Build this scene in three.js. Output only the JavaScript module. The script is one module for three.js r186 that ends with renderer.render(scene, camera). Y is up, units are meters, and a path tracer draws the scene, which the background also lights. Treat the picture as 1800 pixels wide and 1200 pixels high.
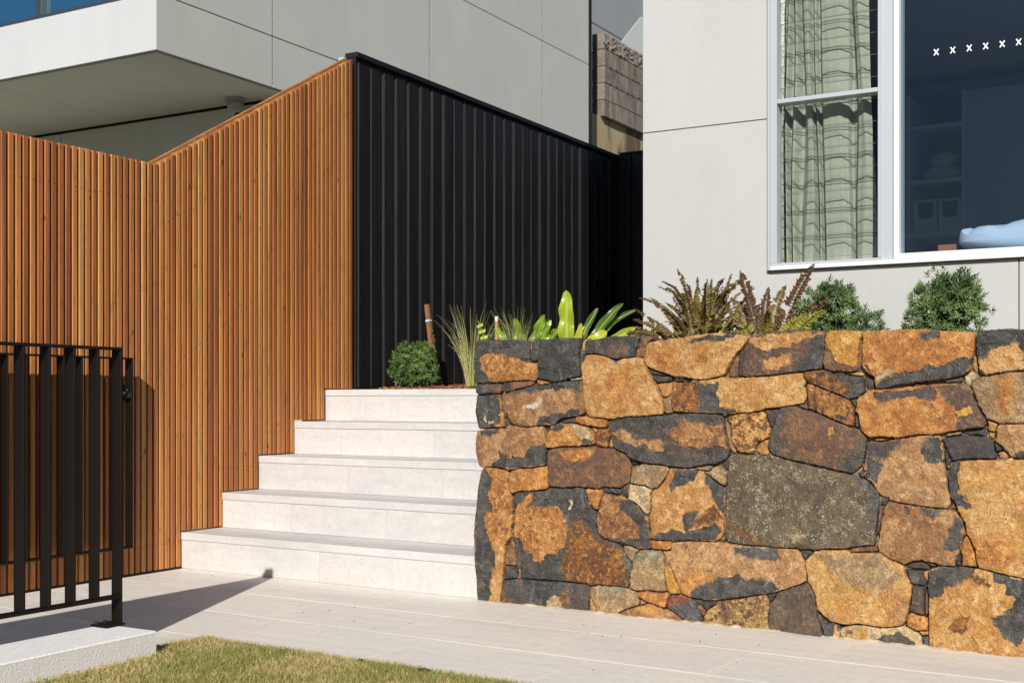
import * as THREE from 'three';
import { mergeGeometries } from 'three/addons/utils/BufferGeometryUtils.js';

// ---------------------------------------------------------------- camera, sky, sun, exposure
const H = 0.8;                                   // eye height in metres: the photograph's own unit
const scene = new THREE.Scene();
const renderer = new THREE.WebGLRenderer({ antialias: true });
renderer.toneMapping = THREE.LinearToneMapping;
renderer.toneMappingExposure = 1.0;
renderer.shadowMap.enabled = true;
const TURN = 30.03 * Math.PI / 180, FOCAL = 2214, HORIZON = 705;
const camera = new THREE.PerspectiveCamera(2 * Math.atan(HORIZON / FOCAL) * 180 / Math.PI, 1.5, 0.05, 600);
camera.position.set(0, H, 0);
camera.rotation.set(0, TURN, 0);
camera.setViewOffset(2115, 1410, 157.5, 0, 1800, 1200);
camera.focus = 4.7;
camera.userData.fStop = 7;

const ELEV = 29.9 * Math.PI / 180;
const SUN = new THREE.Vector3(0.4003 * Math.cos(ELEV), Math.sin(ELEV), 0.9164 * Math.cos(ELEV));
const sun = new THREE.DirectionalLight(new THREE.Color(1.0, 0.955, 0.90), 4.95);
sun.position.copy(SUN).multiplyScalar(40);
sun.castShadow = true;
sun.shadow.mapSize.set(4096, 4096);
sun.shadow.radius = 1;
Object.assign(sun.shadow.camera, { left: -14, right: 14, top: 14, bottom: -14, near: 1, far: 90 });
scene.add(sun);
{
  const W = 512, Hh = 256, d = new Float32Array(W * Hh * 4);
  for (let j = 0; j < Hh; j++) for (let i = 0; i < W; i++) {
    const el = ((j + 0.5) / Hh - 0.5) * Math.PI, az = ((i + 0.5) / W - 0.5) * 2 * Math.PI;
    const dir = new THREE.Vector3(Math.cos(el) * Math.cos(az), Math.sin(el), Math.cos(el) * Math.sin(az));
    const e = Math.max(0, el) / (Math.PI / 2), c = Math.max(0, dir.dot(SUN));
    const hz = Math.exp(-e * 7), glow = 0.30 * Math.pow(c, 6) + 0.5 * Math.pow(c, 40);
    const k = 4 * (j * W + i);
    d[k] = 0.048 + 0.19 * hz + glow * 0.60;
    d[k + 1] = 0.150 + 0.20 * hz + glow * 0.62;
    d[k + 2] = 0.320 + 0.17 * hz + glow * 0.64;
    if (el < 0) { d[k] = 0.16; d[k + 1] = 0.15; d[k + 2] = 0.13; }
    d[k + 3] = 1;
  }
  const t = new THREE.DataTexture(d, W, Hh, THREE.RGBAFormat, THREE.FloatType);
  t.mapping = THREE.EquirectangularReflectionMapping; t.magFilter = t.minFilter = THREE.LinearFilter; t.needsUpdate = true;
  scene.background = t; scene.environment = t;
  scene.environmentIntensity = 0.66; scene.backgroundIntensity = 0.66;
}

// ---------------------------------------------------------------- small tools
let seed = 7;
const rnd = () => { seed = (seed + 0x6D2B79F5) | 0; let t = Math.imul(seed ^ (seed >>> 15), 1 | seed); t = (t + Math.imul(t ^ (t >>> 7), 61 | t)) ^ t; return ((t ^ (t >>> 14)) >>> 0) / 4294967296; };
const rr = (a, b) => a + (b - a) * rnd();
const V = (x, y, z) => new THREE.Vector3(x, y, z);
const clamp = (x, a = 0, b = 1) => Math.min(b, Math.max(a, x));
const mix = (a, b, t) => a + (b - a) * t;
const smooth = (a, b, x) => { const t = clamp((x - a) / (b - a)); return t * t * (3 - 2 * t); };
function hash(x, y) { let h = Math.imul(x, 374761393) ^ Math.imul(y, 668265263); h = Math.imul(h ^ (h >>> 13), 1274126177); return ((h ^ (h >>> 16)) >>> 0) / 4294967296; }
function noise(x, y) {
  const xi = Math.floor(x), yi = Math.floor(y); let fx = x - xi, fy = y - yi;
  fx = fx * fx * (3 - 2 * fx); fy = fy * fy * (3 - 2 * fy);
  const a = hash(xi, yi), b = hash(xi + 1, yi), c = hash(xi, yi + 1), d = hash(xi + 1, yi + 1);
  return a + (b - a) * fx + (c - a) * fy + (a - b - c + d) * fx * fy;
}
function fbm(x, y, n = 4) { let s = 0, a = 0.5, t = 0; for (let i = 0; i < n; i++) { s += a * noise(x, y); t += a; a *= 0.5; x = x * 2.03 + 17.1; y = y * 2.03 + 9.7; } return s / t; }
// noise that repeats after p cells, for tiling textures
function tnoise(x, y, p, q) {
  const xi = Math.floor(x), yi = Math.floor(y); let fx = x - xi, fy = y - yi;
  fx = fx * fx * (3 - 2 * fx); fy = fy * fy * (3 - 2 * fy);
  const m = (v, k) => ((v % k) + k) % k, x0 = m(xi, p), x1 = m(xi + 1, p), y0 = m(yi, q) + 991, y1 = m(yi + 1, q) + 991;
  const a = hash(x0, y0), b = hash(x1, y0), c = hash(x0, y1), d = hash(x1, y1);
  return a + (b - a) * fx + (c - a) * fy + (a - b - c + d) * fx * fy;
}
function tfbm(u, v, p, q, n = 4) { let s = 0, a = 0.5, t = 0; for (let i = 0; i < n; i++) { s += a * tnoise(u * p + i * 3, v * q + i * 5, p, q); t += a; a *= 0.5; p *= 2; q *= 2; } return s / t; }

function tex(w, h, f, srgb = true) {
  const d = new Uint8Array(w * h * 4);
  for (let j = 0; j < h; j++) for (let i = 0; i < w; i++) {
    const c = f((i + 0.5) / w, (j + 0.5) / h), k = 4 * (j * w + i);
    if (typeof c === 'number') d[k] = d[k + 1] = d[k + 2] = clamp(c) * 255;
    else { d[k] = clamp(c[0]) * 255; d[k + 1] = clamp(c[1]) * 255; d[k + 2] = clamp(c[2]) * 255; }
    d[k + 3] = 255;
  }
  return dtex(d, w, h, srgb);
}
function dtex(d, w, h, srgb) {
  const t = new THREE.DataTexture(d, w, h, THREE.RGBAFormat, THREE.UnsignedByteType);
  t.wrapS = t.wrapT = THREE.RepeatWrapping; t.magFilter = THREE.LinearFilter; t.minFilter = THREE.LinearMipmapLinearFilter; t.generateMipmaps = true;
  if (srgb) t.colorSpace = THREE.SRGBColorSpace;
  t.needsUpdate = true; return t;
}
const mat = (color, roughness = 0.8, more = {}) => new THREE.MeshStandardMaterial({ color: new THREE.Color(color), roughness, ...more });
const phys = (color, roughness, more = {}) => new THREE.MeshPhysicalMaterial({ color: new THREE.Color(color), roughness, ...more });

// photograph pixel -> point of a known plane of the place (used only to read off real sizes)
function ray(px, py) { const r = (px - 900) / FOCAL, u = (HORIZON - py) / FOCAL, c = Math.cos(TURN), s = Math.sin(TURN); return V(-s + r * c, u, -c - r * s); }
const onX = (px, py, X) => { const d = ray(px, py), k = X / d.x; return V(X, H + k * d.y, k * d.z); };
const onZ = (px, py, Z) => { const d = ray(px, py), k = Z / d.z; return V(k * d.x, H + k * d.y, Z); };
const onY = (px, py, Y) => { const d = ray(px, py), k = (Y - H) / d.y; return V(k * d.x, Y, k * d.z); };

const taken = {};
function numbered(n) { if (taken[n] === undefined) { taken[n] = 0; return n; } taken[n]++; return n + '_' + String(taken[n]).padStart(3, '0'); }
function thing(name, label, category, pos = [0, 0, 0], turn = 0, group, kind) {
  const o = new THREE.Group(); o.name = numbered(name); o.position.set(...pos); o.rotation.y = turn; scene.add(o);
  if (label) o.userData.label = label; if (category) o.userData.category = category; if (group) o.userData.group = group; if (kind) o.userData.kind = kind;
  return o;
}
function part(name, geo, m, parent, pos, label) {
  const o = new THREE.Mesh(geo, m); o.name = numbered(name); o.castShadow = o.receiveShadow = true;
  if (pos) o.position.set(...pos); if (label) o.userData.label = label;
  (parent || scene).add(o); return o;
}
function sub(name, parent, pos) { const o = new THREE.Group(); o.name = numbered(name); if (pos) o.position.set(...pos); parent.add(o); return o; }
// uv in metres over the tile size, by the way each face points
function metreUV(g, tu = 1, tv = tu, ou = 0, ov = 0, swap = false) {
  if (g.index) g = g.toNonIndexed();
  const p = g.attributes.position, uv = new Float32Array(p.count * 2), a = V(), b = V(), c = V();
  for (let i = 0; i < p.count; i += 3) {
    a.fromBufferAttribute(p, i); b.fromBufferAttribute(p, i + 1); c.fromBufferAttribute(p, i + 2);
    const n = b.clone().sub(a).cross(c.clone().sub(a)); const ax = Math.abs(n.x), ay = Math.abs(n.y), az = Math.abs(n.z);
    [a, b, c].forEach((q, k) => {
      let u, v; if (ax >= ay && ax >= az) { u = q.z; v = q.y; } else if (ay >= az) { u = q.x; v = q.z; } else { u = q.x; v = q.y; }
      if (swap) [u, v] = [v, u];
      uv[(i + k) * 2] = u / tu + ou; uv[(i + k) * 2 + 1] = v / tv + ov;
    });
  }
  g.setAttribute('uv', new THREE.BufferAttribute(uv, 2)); return g;
}
// box between two corners, with chamfered edges when c > 0
function box(x0, x1, y0, y1, z0, z1, c = 0) {
  if (x1 < x0) [x0, x1] = [x1, x0]; if (y1 < y0) [y0, y1] = [y1, y0]; if (z1 < z0) [z0, z1] = [z1, z0];
  let g;
  if (!c) g = new THREE.BoxGeometry(x1 - x0, y1 - y0, z1 - z0);
  else {
    const w = (x1 - x0) / 2, h = (y1 - y0) / 2, d = (z1 - z0) / 2, pos = [];
    const P = (sx, sy, sz, k) => [sx * (w - (k === 0 ? 0 : c)), sy * (h - (k === 1 ? 0 : c)), sz * (d - (k === 2 ? 0 : c))];
    const tri = (p, q, r) => { const e = [p, q, r].map((t) => V(...t)), n = e[1].clone().sub(e[0]).cross(e[2].clone().sub(e[0])), m = e[0].clone().add(e[1]).add(e[2]); (n.dot(m) < 0 ? [p, r, q] : [p, q, r]).forEach((t) => pos.push(...t)); };
    const quad = (p, q, r, s) => { tri(p, q, r); tri(p, r, s); };
    for (const s of [-1, 1]) {
      quad(P(s, -1, -1, 0), P(s, 1, -1, 0), P(s, 1, 1, 0), P(s, -1, 1, 0));
      quad(P(-1, s, -1, 1), P(1, s, -1, 1), P(1, s, 1, 1), P(-1, s, 1, 1));
      quad(P(-1, -1, s, 2), P(1, -1, s, 2), P(1, 1, s, 2), P(-1, 1, s, 2));
      for (const t of [-1, 1]) {
        quad(P(s, t, -1, 0), P(s, t, 1, 0), P(s, t, 1, 1), P(s, t, -1, 1));
        quad(P(s, -1, t, 0), P(s, 1, t, 0), P(s, 1, t, 2), P(s, -1, t, 2));
        quad(P(-1, s, t, 1), P(1, s, t, 1), P(1, s, t, 2), P(-1, s, t, 2));
        for (const u of [-1, 1]) tri(P(s, t, u, 0), P(s, t, u, 1), P(s, t, u, 2));
      }
    }
    g = new THREE.BufferGeometry(); g.setAttribute('position', new THREE.Float32BufferAttribute(pos, 3)); g.computeVertexNormals();
  }
  g.translate((x0 + x1) / 2, (y0 + y1) / 2, (z0 + z1) / 2);
  return g;
}
const clean = (g) => { g = g.index ? g.toNonIndexed() : g; for (const k of Object.keys(g.attributes)) if (!['position', 'normal', 'uv', 'color'].includes(k)) g.deleteAttribute(k); if (!g.attributes.uv) g.setAttribute('uv', new THREE.Float32BufferAttribute(new Float32Array(g.attributes.position.count * 2), 2)); return g; };
const merge = (list) => mergeGeometries(list.map(clean));
// a flat outline [ [a, b], ... ] given thickness along the third axis by put(a, b, depth)
function prism(poly, d0, d1, put) {
  const sh = new THREE.Shape(poly.map((p) => new THREE.Vector2(p[0], p[1])));
  let g = new THREE.ExtrudeGeometry(sh, { depth: 1, bevelEnabled: false });
  const p = g.attributes.position;
  for (let i = 0; i < p.count; i++) { const q = put(p.getX(i), p.getY(i), mix(d0, d1, p.getZ(i))); p.setXYZ(i, ...q); }
  // keep the winding outward
  const o = put(0, 0, 0), ex = put(1, 0, 0), ey = put(0, 1, 0), ez = put(0, 0, d1 > d0 ? 1 : -1);
  const det = V(ex[0] - o[0], ex[1] - o[1], ex[2] - o[2]).cross(V(ey[0] - o[0], ey[1] - o[1], ey[2] - o[2])).dot(V(ez[0] - o[0], ez[1] - o[1], ez[2] - o[2]));
  if (det < 0) for (let i = 0; i < p.count; i += 3) { const a = [p.getX(i), p.getY(i), p.getZ(i)]; p.setXYZ(i, p.getX(i + 1), p.getY(i + 1), p.getZ(i + 1)); p.setXYZ(i + 1, ...a); }
  g.deleteAttribute('normal'); g.computeVertexNormals(); return g;
}

// ---------------------------------------------------------------- shared surfaces
const T = {};
const KNOTS = [[0.12, 0.21, 1], [0.47, 0.08, 0.7], [0.71, 0.36, 1.2], [0.30, 0.55, 0.8], [0.86, 0.69, 1], [0.55, 0.81, 0.6], [0.06, 0.92, 0.9]];
T.wood = tex(256, 1024, (u, v) => {
  let knot = 0; for (const [a, b, r] of KNOTS) { const d = Math.hypot((u - a) * 0.25 / 0.004, (v - b) * 2.4 / 0.010) / r; knot = Math.max(knot, smooth(1.15, 0.5, d) * 0.55, smooth(1.9, 1.2, d) * smooth(0.9, 1.2, d) * 0.2); }
  const warp = 0.05 * tfbm(u, v, 3, 2, 3);
  const streak = tfbm(u + warp, v, 24, 2, 4), fine = tfbm(u + warp * 0.5, v, 80, 6, 2), broad = tfbm(u, v, 4, 3, 3), fleck = tfbm(u, v, 60, 40, 2);
  const k = 0.80 + 0.28 * (streak - 0.5) + 0.16 * (fine - 0.5) + 0.20 * (broad - 0.5) + (fleck > 0.72 ? -0.10 : 0);
  const kk = k * (1 - knot); return [kk * 1.02, kk * (0.97 + 0.05 * (broad - 0.5) - 0.04 * knot), kk * 0.94];
});
T.char = tex(256, 1024, (u, v) => {
  const s = tfbm(u, v, 20, 2, 4), f = tfbm(u, v, 90, 10, 2), d = tfbm(u, v, 70, 60, 2);
  const k = 0.66 + 0.4 * (s - 0.5) + 0.3 * (f - 0.5) + (d > 0.80 ? 0.35 : 0);
  return [k, k * 0.98, k * 0.97];
});
T.charBump = tex(256, 512, (u, v) => 0.5 + 0.8 * (tfbm(u, v, 40, 4, 3) - 0.5), false);
T.lime = tex(1024, 1024, (u, v) => {
  const a = tfbm(u, v, 5, 5, 5), b = tfbm(u, v, 60, 60, 3), c = tfbm(u, v, 6, 40, 4), p = tfbm(u, v, 140, 140, 2), vein = Math.abs(tfbm(u, v, 9, 9, 4) - 0.5);
  const k = 0.93 + 0.07 * (a - 0.5) + 0.06 * (b - 0.5) + 0.06 * (c - 0.5) - (p > 0.76 ? 0.05 : 0) - (vein < 0.010 && b > 0.5 ? 0.03 : 0);
  return [k, k * (0.992 - 0.01 * a), k * (0.985 - 0.04 * (a - 0.4))];
});
T.limeLine = tex(1024, 1024, (u, v) => {
  const a = tfbm(u, v, 3, 6, 4), c = tfbm(u, v, 3, 60, 4), b = tfbm(u, v, 90, 90, 3), p = tfbm(u, v, 40, 150, 2);
  const k = 0.95 + 0.06 * (a - 0.5) + 0.06 * (c - 0.5) + 0.06 * (b - 0.5) - (p > 0.76 ? 0.04 : 0);
  return [k, k * 0.99, k * (0.97 - 0.03 * (a - 0.5))];
});
T.grit = tex(512, 512, (u, v) => 0.92 + 0.22 * (tfbm(u, v, 60, 60, 3) - 0.5) + 0.1 * (tfbm(u, v, 4, 4, 3) - 0.5));
T.render = tex(512, 512, (u, v) => 0.97 + 0.10 * (tfbm(u, v, 60, 60, 3) - 0.5) + 0.05 * (tfbm(u, v, 4, 4, 3) - 0.5));
T.gritBump = tex(512, 512, (u, v) => tfbm(u, v, 64, 64, 3), false);
T.panel = tex(512, 512, (u, v) => { const k = 0.95 + 0.05 * (tfbm(u, v, 3, 2, 4) - 0.5) + 0.02 * (tfbm(u, v, 14, 3, 3) - 0.5) + 0.02 * (tfbm(u, v, 100, 100, 2) - 0.5); return [k, k, k * 0.99]; });
T.block = tex(512, 512, (u, v) => 0.85 + 0.35 * (tfbm(u, v, 40, 40, 4) - 0.5) + 0.25 * (tfbm(u, v, 4, 4, 3) - 0.5));
T.stain = tex(512, 512, (u, v) => {
  const a = tfbm(u, v, 3, 2, 5), b = tfbm(u, v, 14, 3, 4), c = tfbm(u, v, 40, 40, 3), k = 0.9 + 0.1 * (c - 0.5);
  const s = smooth(0.45, 0.62, 0.6 * a + 0.4 * b);
  return [k * mix(0.95, 0.55, s), k * mix(0.90, 0.50, s), k * mix(0.78, 0.44, s)];
});
// ---------------------------------------------------------------- materials
const limeStep = mat(0xDBDAD7, 0.62, { map: T.lime });
const limePath = mat(0xEDE8E0, 0.6, { map: T.limeLine });
const grout = mat(0xB9B3A8, 0.9);
const whitePanel = mat(0xC8C8C6, 0.7, { map: T.panel });
const fasciaPanel = mat(0xD4D7D8, 0.6, { map: T.panel });
const greyPanel = mat(0xD9DAD0, 0.65, { map: T.panel });
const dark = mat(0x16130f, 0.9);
const blackWoods = [0x242424, 0x2a2928, 0x1f1f1e, 0x2e2a26].map((c) => mat(c, 0.55, { map: T.char, bumpMap: T.charBump, bumpScale: 0.0015 }));
const blackTrim = mat(0x141416, 0.6);
const steel = phys(0x160f0a, 0.55, { metalness: 0.0, specularIntensity: 0.4, clearcoat: 0.04, clearcoatRoughness: 0.35 });
const alu = mat(0xcfd3d6, 0.38, { metalness: 0.35 });
const aluWhite = mat(0xe6e6e2, 0.45);

// ---------------------------------------------------------------- ground, frame of the path, steps and stone wall
const SITE = -3.2 * Math.PI / 180, OX = -5.48 * H, OZ = -5.532 * H;
const siteS = (p) => (p.x - OX) * Math.cos(SITE) - (p.z - OZ) * Math.sin(SITE);
const siteT = (p) => (p.x - OX) * Math.sin(SITE) + (p.z - OZ) * Math.cos(SITE);
const siteW = (s, t, y = 0) => V(OX + s * Math.cos(SITE) + t * Math.sin(SITE), y, OZ - s * Math.sin(SITE) + t * Math.cos(SITE));
const RISE = 0.216 * H, GO = 0.345 * H, LEVEL = 5 * RISE;

{ // ground sheet to the horizon
  const g = new THREE.PlaneGeometry(700, 700, 1, 1); g.rotateX(-Math.PI / 2);
  const gm = mat(0x6e6858, 0.95);
  const o = part('ground', metreUV(g, 3), gm, scene, [0, -0.06, 0]); o.userData.kind = 'structure';
}
{ // paved path: 390 x 600 mm pavers in running bond
  const path = thing('path', null, null, [OX, 0, OZ], SITE, null, 'structure');
  const PW = 0.487 * H, PL = 0.75 * H, J = 0.0035;
  part('grout_bed', merge([box(-0.25, 8.5 * H, -0.05, -0.0025, -0.3 * H, 1.462 * H), box(-0.25, 1.768 * H, -0.05, -0.0026, 1.462 * H, 6.5 * H)]), grout, path);
  const tones = [1, 0.975, 1.02, 0.955, 1.01].map((k) => { const m = limePath.clone(); m.color.multiplyScalar(k); return m; });
  for (let r = -1; r < 13; r++) {
    const t0 = r * PW, t1 = t0 + PW, wide = t0 < 1.4 * H, sEnd = wide ? 8.5 * H : 1.768 * H;
    const off = ((r & 1) ? 0.12 : 0.49) * PL - PL;
    for (let s = off; s < sEnd; s += PL) {
      const a = Math.max(s, -0.25), b = Math.min(s + PL, sEnd); if (b - a < 0.02) continue;
      const g = metreUV(box(a + J / 2, b - J / 2, -0.03, rr(-0.0004, 0.0006), Math.max(t0, -0.3 * H) + J / 2, t1 - J / 2, 0.0007), 1.3, 1.3, rnd(), rnd());
      part('paver', g, tones[Math.floor(rnd() * 5)], path);
    }
  }
}
{ // five steps faced in limestone
  const st = thing('staircase', 'five pale limestone steps rising between timber fence and stone wall', 'staircase', [OX, 0, OZ], SITE);
  const S1 = 2.24 * H, S0 = -0.12 * H, nose = 0.044 * H;
  const core = []; for (let k = 1; k <= 5; k++) core.push(box(S0, S1, (k - 1) * RISE - 0.02, k * RISE - 0.03, -(k - 1) * GO - 0.02, -5.05 * GO));
  part('step_core', merge(core.map((g, i) => { g.translate(0, 0, 0.0004 * i); return g; })), grout, st);
  const tones = [1, 0.97, 1.02, 0.945, 0.985].map((k) => { const m = limeStep.clone(); m.color.multiplyScalar(k); return m; });
  const joints = [[0.2, 1.09, 1.6], [0.55, 1.28], [0.7, 1.42], [0.35, 1.1, 1.72], [0.9, 1.6]];
  for (let k = 1; k <= 5; k++) {
    const step = sub('step', st); const t0 = -(k - 1) * GO, y1 = k * RISE, y0 = (k - 1) * RISE;
    let a = S0; const js = [...joints[k - 1].map((v) => v * H), S1];
    for (const b of js) { part('riser_tile', metreUV(box(a + 0.0006, b - 0.0006, y0 + 0.001, y1 - nose - 0.0008, t0 - 0.02, t0 - 0.004 + rr(-0.0006, 0.0006), 0.001), 1.1, 1.1, rnd(), rnd()), tones[Math.floor(rnd() * 5)], step); a = b; }
    a = S0; const ls = []; for (let s = S0 + rr(0.2, 0.5); s < S1 - 0.15; s += 0.47) ls.push(s); ls.push(S1);
    for (const b of ls) {
      part('tread_tile', metreUV(box(a + 0.0006, b - 0.0006, y1 - nose, y1, t0 - GO + (k < 5 ? -0.01 : 0.015 * H), t0, 0.002), 0.9, 0.9, rnd(), rnd()), tones[Math.floor(rnd() * 5)], step); a = b;
    }
  }
}
// ---------------------------------------------------------------- the dry stone wall
{
  const WALL_T = 0.012 * H, S0 = 2.10 * H, S1 = 4.82 * H, TOP = 1.34 * H, TW = 2048, TH_ = 1024;
  const n = V(Math.sin(SITE), 0, Math.cos(SITE)), on = siteW(0, WALL_T);
  const wallPt = (px, py) => { const d = ray(px, py), k = on.clone().sub(V(0, H, 0)).dot(n) / d.dot(n), p = d.multiplyScalar(k).add(V(0, H, 0)); return [siteS(p), p.y]; };
  const ORG = { a: [830, 570, 6], b: [830, 720, 6], c: [830, 890, 6], d: [1100, 570, 6], e: [1100, 720, 6], f: [1100, 920, 6], g: [1300, 570, 6], h: [1500, 570, 6], i: [1500, 720, 6], j: [1500, 960, 6], k: [1300, 960, 6], A: [820, 560, 3.53], B: [1300, 560, 3.53], C: [820, 820, 3.53], D: [1300, 820, 3.53], P: [0, 0, 1] };
  const stones = [];
  const toWall = (zone, l) => { const [ox, oy, k] = ORG[zone], o = []; for (let i = 0; i < l.length; i += 2) o.push(wallPt(ox + l[i] / k, oy + l[i + 1] / k)); return o; };
  function S(zone, type, l, ...patches) {
    const poly = toWall(zone, l);
    stones.push({ type, poly, patches: patches.map((p) => ({ type: p[0], poly: toWall(p.length > 2 ? p[2] : zone, p[1]) })), n: stones.length });
  }
  // top course
  S('a', 'dark', [50, 190, 590, 190, 600, 250, 610, 400, 690, 400, 685, 560, 640, 585, 150, 612, 50, 620, 40, 400], ['fox', [90, 340, 170, 285, 260, 320, 380, 330, 450, 340, 560, 400, 690, 395, 700, 560, 650, 600, 160, 615, 150, 520, 100, 460]]);
  S('a', 'dark', [630, 190, 720, 185, 710, 300, 690, 370, 630, 390, 615, 300]);
  S('a', 'tan', [597, 190, 626, 190, 618, 300, 625, 396, 605, 396, 603, 250]);
  S('a', 'basalt', [725, 185, 1145, 165, 1138, 300, 1140, 540, 1010, 575, 870, 610, 720, 560, 700, 480, 715, 320]);
  S('a', 'tan', [1152, 180, 1193, 180, 1180, 285, 1147, 290]);
  S('a', 'dark', [1135, 300, 1200, 290, 1190, 360, 1145, 405, 1132, 360]);
  S('a', 'dark', [1202, 180, 1700, 135, 1755, 150, 1720, 260, 1710, 340, 1600, 355, 1480, 355, 1400, 330, 1300, 300, 1210, 310], ['brown', [1470, 220, 1600, 230, 1640, 330, 1560, 345, 1460, 300]]);
  S('d', 'brown', [142, 152, 255, 165, 200, 205, 190, 325, 150, 338, 102, 320, 130, 220]);
  S('d', 'tan', [212, 240, 232, 200, 400, 180, 650, 160, 960, 110, 1180, 120, 1280, 150, 1280, 180, 1180, 290, 1080, 430, 1040, 510, 900, 570, 780, 580, 600, 555, 450, 530, 330, 490, 215, 420, 200, 330], ['dark', [680, 165, 960, 105, 1185, 110, 1150, 150, 990, 165, 800, 185, 720, 198]], ['amber', [270, 280, 560, 290, 560, 500, 400, 500, 300, 400]], ['amber', [720, 260, 880, 250, 900, 440, 740, 420]]);
  S('d', 'brown', [1180, 325, 1172, 550, 1082, 555, 1112, 440]);
  S('d', 'darkbrown', [1192, 290, 1240, 280, 1222, 550, 1182, 550]);
  S('g', 'purple', [50, 270, 90, 180, 130, 140, 300, 120, 620, 75, 870, 90, 900, 110, 890, 300, 870, 460, 640, 490, 350, 540, 40, 555, 30, 480], ['dark', [760, 130, 870, 120, 900, 300, 880, 470, 600, 500, 640, 380, 740, 310]], ['tan', [80, 180, 300, 110, 620, 75, 880, 85, 890, 115, 740, 130, 500, 250, 250, 270]], ['tan', [250, 380, 560, 300, 560, 420, 300, 500]]);
  S('g', 'ochre', [915, 110, 1000, 95, 1265, 95, 1285, 150, 1255, 200, 1250, 480, 1160, 500, 1000, 490, 910, 460, 885, 400, 900, 250], ['brown', [890, 210, 960, 250, 1000, 380, 1060, 420, 1230, 440, 1240, 500, 1000, 500, 880, 450]]);
  S('g', 'brown', [1270, 150, 1288, 200, 1282, 400, 1298, 490, 1265, 480]);
  S('h', 'orange', [110, 95, 300, 85, 700, 90, 1270, 95, 1290, 130, 1290, 300, 1240, 440, 1150, 540, 960, 580, 700, 620, 260, 680, 230, 640, 220, 560, 150, 510, 100, 440, 90, 250], ['dark', [230, 690, 330, 580, 400, 540, 570, 500, 690, 480, 790, 440, 980, 440, 1100, 390, 1180, 330, 1260, 360, 1250, 450, 1160, 550, 960, 590, 700, 625, 450, 650, 260, 690]], ['dark', [700, 85, 930, 85, 920, 155, 830, 165, 710, 150]], ['cream', [220, 560, 330, 490, 480, 500, 400, 535, 330, 575, 235, 645]], ['dark', [225, 560, 100, 440, 160, 440, 180, 480]]);
  S('h', 'dark', [112, 475, 150, 515, 212, 565, 224, 660, 132, 668]);
  S('h', 'dark', [1302, 120, 1450, 90, 1800, 80, 1850, 80, 1850, 478, 1560, 510, 1400, 520, 1340, 480, 1312, 350, 1290, 230], ['tan', [1330, 390, 1410, 340, 1440, 240, 1640, 220, 1680, 200, 1760, 210, 1800, 350, 1860, 400, 1860, 490, 1560, 520, 1400, 530, 1335, 480]]);
  S('h', 'tan', [1255, 300, 1280, 275, 1308, 430, 1298, 500, 1255, 430]);
  S('h', 'cream', [1165, 560, 1262, 520, 1278, 560, 1200, 645, 1175, 610]);
  S('h', 'darkbrown', [430, 655, 620, 622, 800, 602, 940, 588, 955, 605, 640, 645, 440, 672]);
  S('h', 'darkbrown', [962, 592, 1150, 558, 1158, 582, 1100, 602, 962, 612]);
  // second course
  S('a', 'dark', [60, 635, 300, 640, 320, 690, 290, 715, 80, 740], ['brown', [200, 660, 310, 650, 320, 710, 220, 725]]);
  S('a', 'dark', [322, 615, 398, 612, 390, 680, 322, 698]);
  S('a', 'brown', [402, 610, 630, 602, 640, 630, 520, 670, 402, 693]);
  S('a', 'tan', [690, 597, 818, 602, 810, 630, 702, 643]);
  S('a', 'cream', [1010, 574, 1150, 562, 1150, 580, 1020, 595]);
  S('a', 'dark', [70, 750, 270, 737, 290, 780, 300, 900, 345, 1080, 250, 1085, 85, 1100, 60, 900], ['orange', [272, 730, 300, 735, 360, 1090, 250, 1095, 255, 1050, 315, 1030]], ['cream', [115, 960, 150, 960, 170, 1030, 120, 1010]], ['tan', [180, 1020, 250, 1020, 240, 1060, 190, 1060]]);
  S('a', 'tanbrown', [305, 780, 440, 710, 640, 650, 830, 625, 1140, 592, 1165, 700, 1180, 880, 1170, 930, 1080, 960, 960, 985, 890, 1030, 720, 1060, 540, 1080, 430, 1030, 390, 960, 322, 880], ['dark', [290, 790, 440, 700, 640, 640, 830, 615, 1150, 580, 1150, 720, 1100, 700, 1080, 660, 960, 670, 900, 710, 840, 675, 780, 690, 640, 730, 540, 720, 400, 735]], ['dark', [730, 960, 790, 970, 850, 950, 900, 930, 1000, 940, 1060, 900, 1120, 910, 1130, 960, 1000, 990, 890, 1040, 690, 1070, 700, 1000]], ['white', [530, 860, 640, 830, 720, 790, 770, 800, 690, 880, 600, 885]], ['dark', [310, 870, 345, 900, 400, 960, 440, 1040, 560, 1090, 420, 1060]]);
  S('a', 'dark', [905, 1022, 1010, 988, 1085, 972, 1078, 1030, 980, 1038]);
  S('a', 'amber', [1092, 987, 1150, 980, 1400, 1007, 1422, 1030, 1418, 1073, 1330, 1073, 1190, 1045, 1100, 1028]);
  S('a', 'tan', [1150, 420, 1200, 340, 1260, 315, 1380, 330, 1480, 375, 1530, 412, 1580, 362, 1700, 355, 1790, 370, 1820, 430, 1880, 560, 1950, 680, 2000, 830, 2028, 940, 1700, 965, 1400, 985, 1250, 975, 1200, 870, 1180, 700, 1170, 500], ['amber', [1450, 520, 1640, 440, 1760, 560, 1640, 700, 1500, 760, 1420, 660]], ['dark', [1480, 365, 1530, 425, 1585, 355]], ['amber', [1500, 860, 1660, 760, 1660, 920, 1540, 940]]);
  S('d', 'dark', [232, 462, 330, 492, 475, 530, 400, 542, 250, 520]);
  S('d', 'dark', [262, 532, 478, 558, 470, 600, 335, 608]);
  S('d', 'dark', [492, 560, 690, 580, 690, 605, 535, 608]);
  S('d', 'tan', [332, 632, 470, 612, 480, 650, 450, 735, 400, 758, 372, 740]);
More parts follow.
